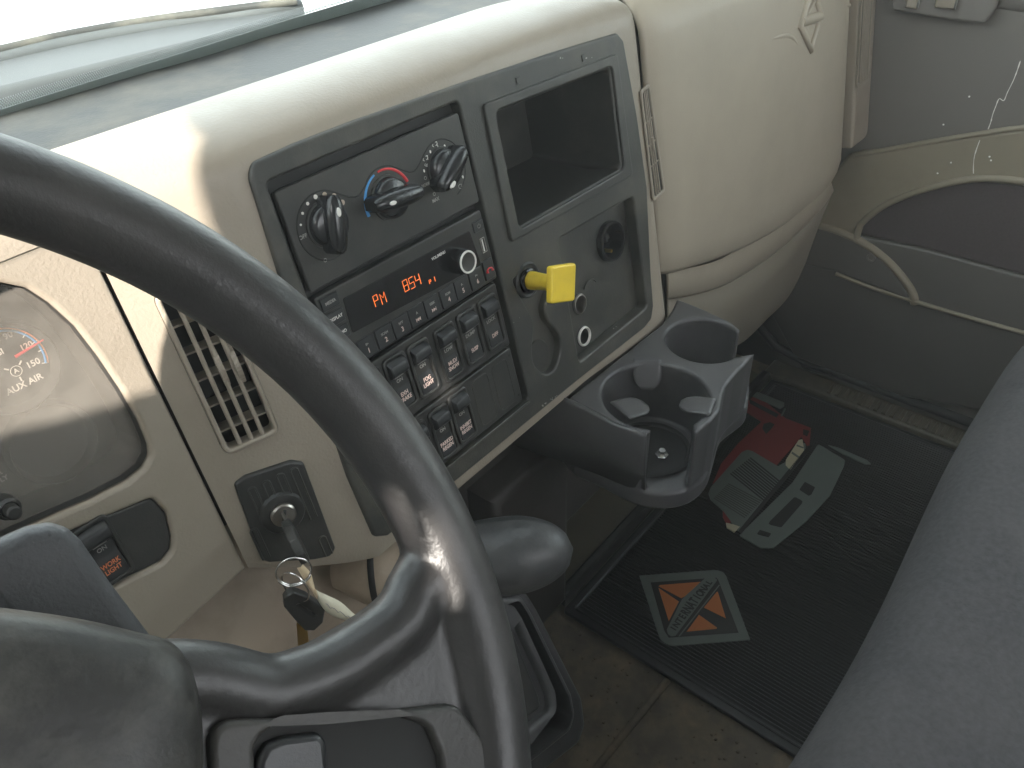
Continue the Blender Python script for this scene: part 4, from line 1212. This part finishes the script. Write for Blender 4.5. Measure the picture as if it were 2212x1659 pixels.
flap((1590, 800), (1545, 915), 0.034, 0.006)
# bolt in the cup
b = MB()
bp_ = at(c8(1195, 1195), Z=0.474)
b.lathe(Fr(bp_, (1, 0, 0), (0, 1, 0)), 0, 0, [(0.0075, 0), (0.0075, 0.002), (0.004, 0.0025), (0.004, 0.008), (0, 0.008)], chrome, 6)
b.build('bolt', cup, smooth=False)

# ================================================================== FLOOR MAT
mat = thing('floor_mat', (1.04, 0.28, 0.0), 'black ribbed rubber floor mat printed with a red truck front and an orange diamond badge', 'floor mat')
b = MB()
MX0, MX1, MY0, MY1 = 0.669, 1.425, -0.25, 0.479
MZ = 0.010
rows = [[], [], [], []]
pitch = 0.0064
x = MX0 + 0.020
xsr = []
while x < MX1 - 0.018:
    xsr += [(x, MZ), (x + pitch * 0.22, MZ + 0.0022), (x + pitch * 0.50, MZ + 0.0022), (x + pitch * 0.77, MZ)]
    x += pitch
Ys = [MY0 + 0.02 + (MY1 - MY0 - 0.04) * k / 12 for k in range(13)]
b.grid([[Vector((xx, Y, z)) for xx, z in xsr] for Y in Ys], matm)
MF = Fr((0, 0, 0), (1, 0, 0), (0, 1, 0))
b.plate(MF, [rect(MX0, MY0, MX1, MY1, 0.008)], 0.001, MZ, matm, 0.002)
for lp in (rect(MX0 + 0.014, MY0 + 0.014, MX1 - 0.014, MY1 - 0.014, 0.006),):
    b.tube([MF.P(p[0], p[1], MZ + 0.0005) for p in lp], 0.0024, matm, True, 2)
b.build('rubber_sheet', mat)
TZ = MZ + 0.0030
def mp(x, y, c=cC):
    q = at(c(x, y), Z=TZ); return (q.x, q.y)
def layer(b, lps, k, m, bev=0.0003, c=cC):
    if not isinstance(lps[0][0], (tuple, list)): lps = [lps]
    b.plate(MF, [[mp(*p, c=c) for p in lp] for lp in lps], TZ - 0.001, TZ + 0.0006 * k, m, bev)
b = MB()
def pxround(lp, r): return rp(lp, r, 5)
b.plate(MF, [rp([mp(*p) for p in [(435, 262), (1400, 188), (1500, 230), (1815, 1060), (830, 1140), (700, 1080)]], [0, 0.02, 0.02, 0, 0.02, 0.02], 6)], TZ - 0.001, TZ + 0.0006, matgrey, 0.0003)
layer(b, [(572, 350), (1395, 290), (1420, 330), (1668, 975), (800, 1035), (745, 950)], 2, matm)
layer(b, [(672, 400), (690, 385), (1195, 345), (1010, 520), (955, 550)], 3, matorange)
layer(b, [(672, 420), (925, 590), (800, 835)], 3, matorange)
layer(b, [(1395, 470), (1410, 470), (1510, 800), (1235, 665)], 3, matorange)
layer(b, [(1175, 755), (1400, 915), (1395, 930), (1020, 965)], 3, matorange)
layer(b, rp([(775, 940), (960, 570), (1020, 510), (1265, 290), (1345, 285), (1405, 320), (880, 1020), (830, 1030), (790, 1000)], 18, 3), 4, matgrey)
layer(b, [(1425, 380), (1432, 390), (935, 1028), (915, 1028)], 4, matgrey)
# lettering on the badge
p0, p1 = mp(852, 945), mp(1310, 352)
dirv = Vector((p1[0] - p0[0], p1[1] - p0[1])); angt = math.atan2(dirv.y, dirv.x)
word = 'INTERNATIONAL'
hs = [1.0, 1.0, 1.08, 1.2, 1.35, 1.5, 1.62, 1.5, 1.4, 1.3, 1.2, 1.05, 0.95]
for i, ch in enumerate(word):
    t = (i + 0.2) / (len(word) - 0.6)
    q = (p0[0] + dirv.x * t, p0[1] + dirv.y * t)
    off = 0.0020 * (hs[i] - 0.9)
    f = Fr((q[0] - math.sin(angt) * off, q[1] + math.cos(angt) * off, 0), (math.cos(angt), math.sin(angt), 0), (-math.sin(angt), math.cos(angt), 0))
    cu_size = 0.0098 * hs[i]
    b.text(f, 0, 0, TZ + 0.0026, ch, cu_size, blackm, sx=0.95 / hs[i], bold=0.05)
b.build('diamond_badge', mat, smooth=False)
b = MB()
def L9(pts, k, m): layer(b, pts, k, m, c=c9)
L9([(300, 200), (560, 330), (700, 445), (860, 505), (848, 640), (800, 560), (640, 745), (450, 645), (400, 680), (300, 800), (235, 860), (290, 730), (400, 600), (545, 465), (440, 400), (300, 330)], 1, matred)
L9([(300, 1030), (330, 1020), (355, 1080), (345, 1120), (320, 1110), (300, 1070)], 1, matred)
L9([(300, 130), (480, 262), (690, 345), (690, 365), (665, 385), (480, 305), (300, 220)], 2, matgrey)
L9([(666, 430), (690, 382), (700, 384), (676, 434)], 2, matgrey)
L9([(470, 325), (655, 420), (640, 440), (470, 350)], 2, blackm)
L9([(560, 480), (600, 470), (628, 485), (600, 520), (575, 545), (550, 510)], 2, blackm)
L9([(810, 515), (850, 525), (835, 560), (808, 548)], 2, blackm)
L9(rp([(455, 645), (490, 655), (650, 750), (700, 720), (775, 610), (825, 600), (825, 640), (780, 720), (400, 1168), (300, 1030), (222, 960), (208, 920), (225, 880), (420, 660)], 12, 3), 2, matgrey)
L9([(320, 1110), (365, 1120), (408, 1135), (372, 1170), (325, 1140)], 3, matcream)
L9([(780, 585), (805, 580), (815, 650), (730, 778), (698, 745), (700, 710)], 3, matcream)
L9([(770, 615), (812, 632), (810, 640), (765, 624)], 4, matgrey)
L9([(740, 660), (786, 692), (780, 702), (733, 670)], 4, matgrey)
L9([(395, 1165), (840, 620), (868, 625), (415, 1182)], 3, blackm)
for i in range(11):
    t = i / 10
    x0, y0 = 350 + 115 * t, 810 - 110 * t
    x1, y1 = 570 + 88 * t, 965 - 115 * t
    x0, y0, x1, y1 = 345 + 125 * t, 800 - 100 * t, 560 + 98 * t, 972 - 120 * t
    L9([(x0, y0), (x1, y1), (x1 + 5, y1 - 7), (x0 + 5, y0 - 6)], 3, blackm)
for i in range(11):
    t = i / 10
    x0, y0, x1, y1 = 240 + 90 * t, 955 - 92 * t, 440 + 105 * t, 1080 - 105 * t
    L9([(x0, y0), (x1, y1), (x1 + 3, y1 - 4), (x0 + 3, y0 - 4)], 3, darkcab)
L9(rp([(905, 608), (1075, 710), (1070, 745), (980, 935), (830, 1100), (620, 1268), (540, 1268), (400, 1190), (740, 855)], 14, 3), 2, matgrey)
L9(rp([(820, 850), (885, 885), (862, 930), (845, 938), (785, 900)], 6, 2), 3, blackm)
L9(rp([(755, 945), (812, 975), (670, 1140), (580, 1118)], 14, 2), 3, blackm)
L9(rp([(535, 1155), (608, 1178), (590, 1202), (514, 1182)], 6, 2), 3, blackm)
L9([(970, 615), (1030, 630), (1215, 710), (1240, 735), (1200, 735), (1060, 670)], 2, matgrey)
b.build('truck_print', mat, smooth=False)

# ================================================================== PASSENGER SIDE
door = thing('passenger_door', (1.50, 0.0, 0.3), 'grey and tan passenger door with fabric insert, seen past the glove box', 'door')
DF = Fr((1.48, 0, 0), (0, -1, 0), (0, 0, 1))
def dp(x, y, h=0.0): return DF.px((x, y), h)
def d4(x, y, h=0.0): return DF.px(c4(x, y), h)
b = MB()
b.plate(DF, [[(-0.62, -0.01), (1.05, -0.01), (1.05, 0.795), (-0.62, 0.84)]], -0.05, 0.0, greyd, 0.006)
# bulging top roll
b.tube([DF.P(-0.62, 0.80, -0.018), DF.P(-0.3, 0.79, -0.018), DF.P(1.05, 0.755, -0.018)], 0.030, greyd)
b.build('door_panel', door)
b = MB()
arm_out = [(1260, 830), (1330, 810), (1460, 805), (1700, 762), (1960, 722), (2199, 690), (2800, 640), (2800, 1250), (2199, 1000), (1920, 972), (1650, 1030), (1450, 1110), (1330, 1200), (1305, 1240), (1310, 1290), (1190, 1240), (1080, 1215), (1130, 980)]
ao = [d4(*p) for p in arm_out]
b.plate(DF, [rp(ao, 0.01, 3)], -0.01, 0.012, tand, 0.006, 4)
hl = spl([(*DF.px(c4(*p), 0.012), 0) for p in [(1290, 1300), (1305, 1240), (1330, 1200), (1450, 1110), (1650, 1030), (1920, 972), (2199, 985), (2800, 1100)]], 5)
b.tube([DF.P(p.x, p.y, 0.012) for p in hl], 0.006, tand)
tl_ = spl([(*DF.px(c4(*p), 0.010), 0) for p in [(1270, 842), (1460, 812), (1700, 768), (1960, 726), (2199, 692), (2800, 650)]], 5)
b.tube([DF.P(p.x, p.y, 0.010) for p in tl_], 0.0045, tand)
b.build('door_moulding', door)
b = MB()
sp4 = [(1305, 1245), (1330, 1200), (1450, 1112), (1650, 1032), (1920, 975), (2199, 990), (2800, 1110), (2800, 1600), (2199, 1480), (1700, 1345), (1310, 1262)]
b.plate(DF, [rp([d4(*p) for p in sp4], 0.004, 2)], 0.0, 0.006, speakm, 0.002)
b.build('fabric_insert', door)
b = MB()
lo4 = [(1310, 1270), (1700, 1352), (2199, 1488), (2800, 1640), (2800, 2400), (1900, 2200), (1380, 2110), (1000, 1990), (820, 1660), (930, 1500), (1060, 1230), (1190, 1260)]
b.plate(DF, [rp([d4(*p) for p in lo4], 0.01, 3)], 0.0, 0.010, oliv, 0.004)
pk4 = spl([(*DF.px(c4(*p), 0.016), 0) for p in [(1060, 1222), (1190, 1262), (1330, 1330), (1450, 1420), (1540, 1520), (1590, 1600), (1600, 1655)]], 5)
b.tube([DF.P(p.x, p.y, 0.010) for p in pk4], 0.008, tand)
pk5 = [DF.px(c4(*p), 0.02) for p in [(1060, 1235), (1190, 1270), (1330, 1345), (1450, 1435), (1530, 1530), (1580, 1640), (1380, 1560), (1180, 1480), (980, 1440)]]
b.plate(DF, [rp(pk5, 0.006, 3)], 0.005, 0.016, oliv, 0.004)
gk = spl([(*DF.px(c4(*p), 0.012), 0) for p in [(1180, 1482), (1380, 1560), (1600, 1630), (1900, 1720), (2300, 1830)]], 4)
b.tube([DF.P(p.x, p.y, 0.014) for p in gk], 0.004, tand)
q = DF.px(c4(1370, 1398), 0.016)
b.lathe(DF.sub(*q), 0, 0, [(0.009, 0.0155), (0.0075, 0.018), (0.005, 0.0175), (0.0045, 0.0165), (0, 0.0165)], greyd, 24)
b.build('map_pocket', door)
b = MB()
w4 = [(1480, 22), (1500, -30), (2060, -60), (2052, 40), (1985, 128), (1800, 108), (1490, 58)]
w3 = [DF.px(c4(*p), 0.02) for p in w4]
b.plate(DF, [rp(w3, 0.005, 3)], 0.008, 0.022, greyd, 0.004, 3)
sw = b.build('window_switch_plate', door)
for x in (1600, 1760):
    q = DF.px(c4(x, 12), 0.024); b = MB()
    b.plate(DF, [rect(q[0] - 0.011, q[1] - 0.009, q[0] + (0.011 if x == 1600 else 0.022), q[1] + 0.02, 0.004)], 0.02, 0.030, chrome, 0.004, 3)
    b.build('switch', sw)
# window of the passenger door
b = MB()
b.plate(DF, [rect(-0.30, 0.77, 1.0, 1.62)], -0.035, -0.031, winm, 0.0)
b.build('window_pane', door, smooth=False)
b = MB()
b.plate(DF, [[(-0.80, -0.02), (1.05, -0.02), (1.05, 1.78), (-0.45, 1.78), (-0.80, 0.9)], rp([(-0.25, 0.805), (0.95, 0.785), (0.95, 1.60), (0.02, 1.60)], 0.05)], -0.08, -0.045, trimg, 0.0)
structure(b.build('wall_passenger_side', smooth=False))
b = MB()
b.box(DF, -0.80, -0.50, -0.02, 0.80, -0.08, 0.0, greyd, 0.0)
structure(b.build('kick_wall', smooth=False))
# drip stain marks on the door, dried paint with a shape of its own
b = MB()
st = [(2180, 330), (2160, 390), (2140, 440), (2110, 500), (2090, 545), (2065, 535), (2045, 580), (2030, 620), (2020, 660), (2005, 700)]
pt = [DF.P(*DF.px(c4(*p), 0.0), 0.0008) for p in st]
b.tube(spl(pt, 4), 0.0012, white, radii=[0.35 + 0.9 * abs(noise.noise(Vector((k * 0.7, 0, 0)))) for k in range(len(spl(pt, 4)))])
st = [(1960, 760), (1945, 800), (1930, 850), (1925, 900), (1925, 940)]
pt = [DF.P(*DF.px(c4(*p), 0.012), 0.0125) for p in st]
b.tube(spl(pt, 4), 0.0012, white, radii=[0.35 + 0.9 * abs(noise.noise(Vector((k * 0.9, 3, 0)))) for k in range(len(spl(pt, 4)))])
for x, y, h in ((1902, 524, 0.0), (1762, 676, 0.0), (1803, 882, 0.012), (1730, 940, 0.012), (2020, 870, 0.012), (2012, 850, 0.012)):
    q = DF.px(c4(x, y), h); b.lathe(DF.sub(*q), 0, 0, [(0.0016, h + 0.0001), (0.001, h + 0.0006), (0, h + 0.0007)], white, 8)
b.build('paint_drip', door)

# door sill with ribbed scuff plate
sillm = M('sill_plastic', (0.085, 0.074, 0.052), 0.45, 0.2, 20, 0.3, 300, (0.17, 0.14, 0.10), 0.5, 30)
sill = thing('door_sill', (1.452, 0.1, 0.0), 'dirty tan door sill with a ribbed scuff plate beside the floor mat', 'door sill')
b = MB()
b.plate(Fr((0, 0, 0), (1, 0, 0), (0, 1, 0)), [rect(1.428, -0.6, 1.485, 0.50, 0.004)], 0.0, 0.020, sillm, 0.005)
b.tube([Vector((1.480, 0.56, 0.10)), Vector((1.478, 0.50, 0.055)), Vector((1.476, 0.42, 0.045)), Vector((1.476, -0.6, 0.045))], 0.010, blackm)
b.build('sill_base', sill)
b = MB()
for k in range(40):
    y = 0.36 - k * 0.016
    b.box(MF, 1.434, 1.470, y - 0.0045, y + 0.0045, 0.018, 0.0245, sillm, 0.0028)
b.build('scuff_ribs', sill)
b = MB()
b.plate(MF, [[(0.70, 0.49), (1.42, 0.49), (1.47, 0.72), (0.70, 0.72)]], 0.0, 0.012, M('toe_board', (0.11, 0.095, 0.065), 0.7, 0.3, 10, 0.5, 200), 0.004)
b.box(MF, 0.68, 1.42, 0.482, 0.500, 0.0, 0.03, blackm, 0.005)
tag(b.build('toe_board'), 'dusty tan toe board in front of the floor mat', 'floor panel')

# passenger seat cushion
b = MB()
rows = []
sec = [(0.045, 0.20), (0.055, 0.30), (0.058, 0.40), (0.055, 0.455), (0.042, 0.485), (0.018, 0.502), (-0.02, 0.510), (-0.08, 0.512), (-0.16, 0.508), (-0.28, 0.50), (-0.40, 0.495), (-0.52, 0.49)]
sec = [(p.x, p.y) for p in spl([(a, c, 0) for a, c in sec], 5)]
XN = 70
for i in range(XN + 1):
    X = 0.30 + 0.86 * i / XN
    e = min(1, (X - 0.30) / 0.05) ; e = math.sqrt(max(0, 1 - (1 - e) ** 2))
    e2 = min(1, (1.16 - X) / 0.05); e *= math.sqrt(max(0, 1 - (1 - e2) ** 2))
    row = []
    for Y, z in sec:
        bol = 0.020 * math.exp(-((X - 1.02) / 0.07) ** 2) + 0.006 * math.exp(-((X - 0.42) / 0.08) ** 2)
        nz = 0.005 * noise.noise(Vector((X * 7, Y * 7, z * 7)))
        seam = -0.006 * math.exp(-((X - 0.93) / 0.006) ** 2)
        zz = z if z < 0.4 else z + (bol + nz + seam) * min(1, (z - 0.4) / 0.08)
        row.append(Vector((X, Y + 0.006 * math.sin(X * 9) - (1 - e) * 0.03 * (1 if z < 0.5 else 0.3), zz - (1 - e) * 0.05 * (1 if z > 0.45 else 0.2))))
    rows.append(row)
b.grid(rows, seatm)
seat = thing('passenger_seat', (0.75, -0.2, 0.2), 'worn grey fabric passenger seat cushion at the right edge', 'seat')
b.build('cushion', seat, ang=80, solid=0.01)
b = MB()
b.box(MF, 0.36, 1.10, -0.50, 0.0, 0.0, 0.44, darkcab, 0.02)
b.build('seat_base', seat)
b = MB()
b.tube(spl([Vector((0.98 + 0.02 * k, 0.030 - 0.045 * k, 0.512 + 0.006 * (k > 0) - 0.002 * k)) for k in range(6)], 5), 0.0035, seatm)
b.build('piping', seat)

# ================================================================== SHIFTER AND FLOOR CONSOLE
shift = thing('gear_lever', dist((900, 1220), 0.83), 'fat grey gear lever grip sticking out sideways behind the wheel rim', 'gear lever')
b = MB()
g0, g1 = dist((960, 1215), 0.80), dist((1238, 1185), 0.80)
ax = (g1 - g0).normalized(); up = Vector((0.15, 0.35, 1)); up = (up - ax * up.dot(ax)).normalized(); sd_ = ax.cross(up)
Lg = (g1 - g0).length
rows = []
for i in range(25):
    t = i / 24
    rad = 0.0345 * (1 - abs(2 * max(t, 0.30) - 1.10) ** 2.6 * 0.9) if t < 0.985 else 0.006
    tt = t
    rad = 0.037 * math.sqrt(max(0.0, 1 - ((t - 0.50) / 0.50) ** 2)) if t > 0.5 else 0.037 * (1 - 0.16 * ((0.5 - t) / 0.5) ** 2)
    rad = max(rad, 0.0008)
    c_ = g0 + ax * Lg * t
    rows.append([c_ + (up * math.cos(2 * math.pi * k / 28) + sd_ * math.sin(2 * math.pi * k / 28)) * rad for k in range(29)])
b.grid(rows, M('shift_grip', (0.055, 0.055, 0.057), 0.38, 0.2, 18, 0.9, 180, (0.10, 0.095, 0.09), 0.3, 22))
b.build('grip', shift, ang=80, recalc=True)
b = MB()
hb = Fr(dist((850, 1240), 0.80), sd_, up)
b.lathe(Fr(g0 - ax * 0.065, up, sd_), 0, 0, [(0.012, -0.04), (0.030, -0.012), (0.034, 0.0), (0.033, 0.012), (0.027, 0.022), (0.018, 0.05), (0.016, 0.09)], tan, 36)
b.lathe(Fr(g0 - ax * 0.065, up, sd_), 0, 0, [(0.0345, -0.002), (0.036, 0.001), (0.0345, 0.004)], blackm, 36)
b.build('boot', shift, ang=60, recalc=True)

tray = thing('floor_console', dist((1160, 1420), 0.95), 'grey plastic console tray behind the right edge of the steering wheel', 'console')
TO = dist((1165, 1290), 0.90)
TFr = Fr(TO, (1, 0, 0), (0, 0.56, 0.83))
tp = [(1060, 1290), (1128, 1285), (1150, 1320), (1238, 1500), (1246, 1545), (1236, 1580), (1100, 1690), (900, 1800), (850, 1600)]
tpo = rp([TFr.px(p) for p in tp], 0.014, 5)
tin = rp([TFr.px(p, 0.004) for p in [(1040, 1340), (1108, 1318), (1125, 1345), (1196, 1500), (1200, 1535), (1100, 1615), (980, 1700), (900, 1650)]], 0.008, 5)
b = MB()
b.plate(TFr, [tpo, tin], -0.04, 0.0, cupm, 0.006, 4)
b.plate(TFr, [tin], -0.03, -0.012, cupm, 0.0)
tw = rp([TFr.px(p, -0.006) for p in [(1040, 1360), (1098, 1338), (1165, 1505), (1170, 1530), (1080, 1590), (930, 1640)]], 0.006, 4)
b.plate(TFr, [tw], -0.014, -0.006, bez2, 0.003)
b.plate(TFr, [[(u * 1.0 , v) for u, v in rp([TFr.px((p[0], p[1] + 6), -0.05) for p in [(1050, 1270), (1135, 1270), (1160, 1310), (1256, 1500), (1264, 1560), (1250, 1600), (1110, 1710), (900, 1820), (840, 1600)]], 0.016, 5)]], -0.10, -0.045, cupm, 0.01, 4)
b.build('tray', tray)

# rubber seam strip and grit on the floor
b = MB()
s0, s1 = at(cA(1345, 1055), Z=0.002), at(cA(960, 1528), Z=0.002)
dv = (s1 - s0)
b.tube([s0 - dv * 0.05, s0 + dv * 0.5, s1 + dv * 0.5], 0.0055, floorm)
tag(b.build('floor_seam'), 'raised rubber seam running across the dirty floor', 'seam')
b = MB()
rnd = random.Random(3)
for i in range(260):
    px_ = rnd.uniform(1150, 1700); py_ = rnd.uniform(1150, 1659)
    q = at((px_, py_), Z=0.0)
    if q.x > 0.665 or q.x < 0.38: continue
    r_ = rnd.uniform(0.0008, 0.0030)
    b.lathe(Fr((q.x, q.y, 0.0), (1, 0, 0), (0, 1, 0)), 0, 0, [(r_, 0.0), (r_ * 0.8, r_ * 0.7), (0, r_)], floorm, 6)
o = b.build('floor_grit', smooth=True); o['kind'] = 'stuff'

# ------------------------------------------------------------------ thin volume box added to imitate veiling glare
HZ = M('glare_volume', (1, 1, 1))
N, L = nodes(HZ)
for n_ in list(N):
    if n_.type != 'OUTPUT_MATERIAL': N.remove(n_)
pv = N.new('ShaderNodeVolumePrincipled')
pv.inputs['Color'].default_value = (0.98, 0.96, 0.93, 1)
pv.inputs['Density'].default_value = 0.034
pv.inputs['Anisotropy'].default_value = 0.3
L.new(pv.outputs[0], N['Material Output'].inputs['Volume'])
b = MB()
b.plate(Fr((0, 0, 0), (1, 0, 0), (0, 1, 0)), [rect(-11, -11, 11, 11)], -2.3, 2.0, HZ, 0.0)
hz = b.build('glare_veil', smooth=False)
hz['kind'] = 'stuff'
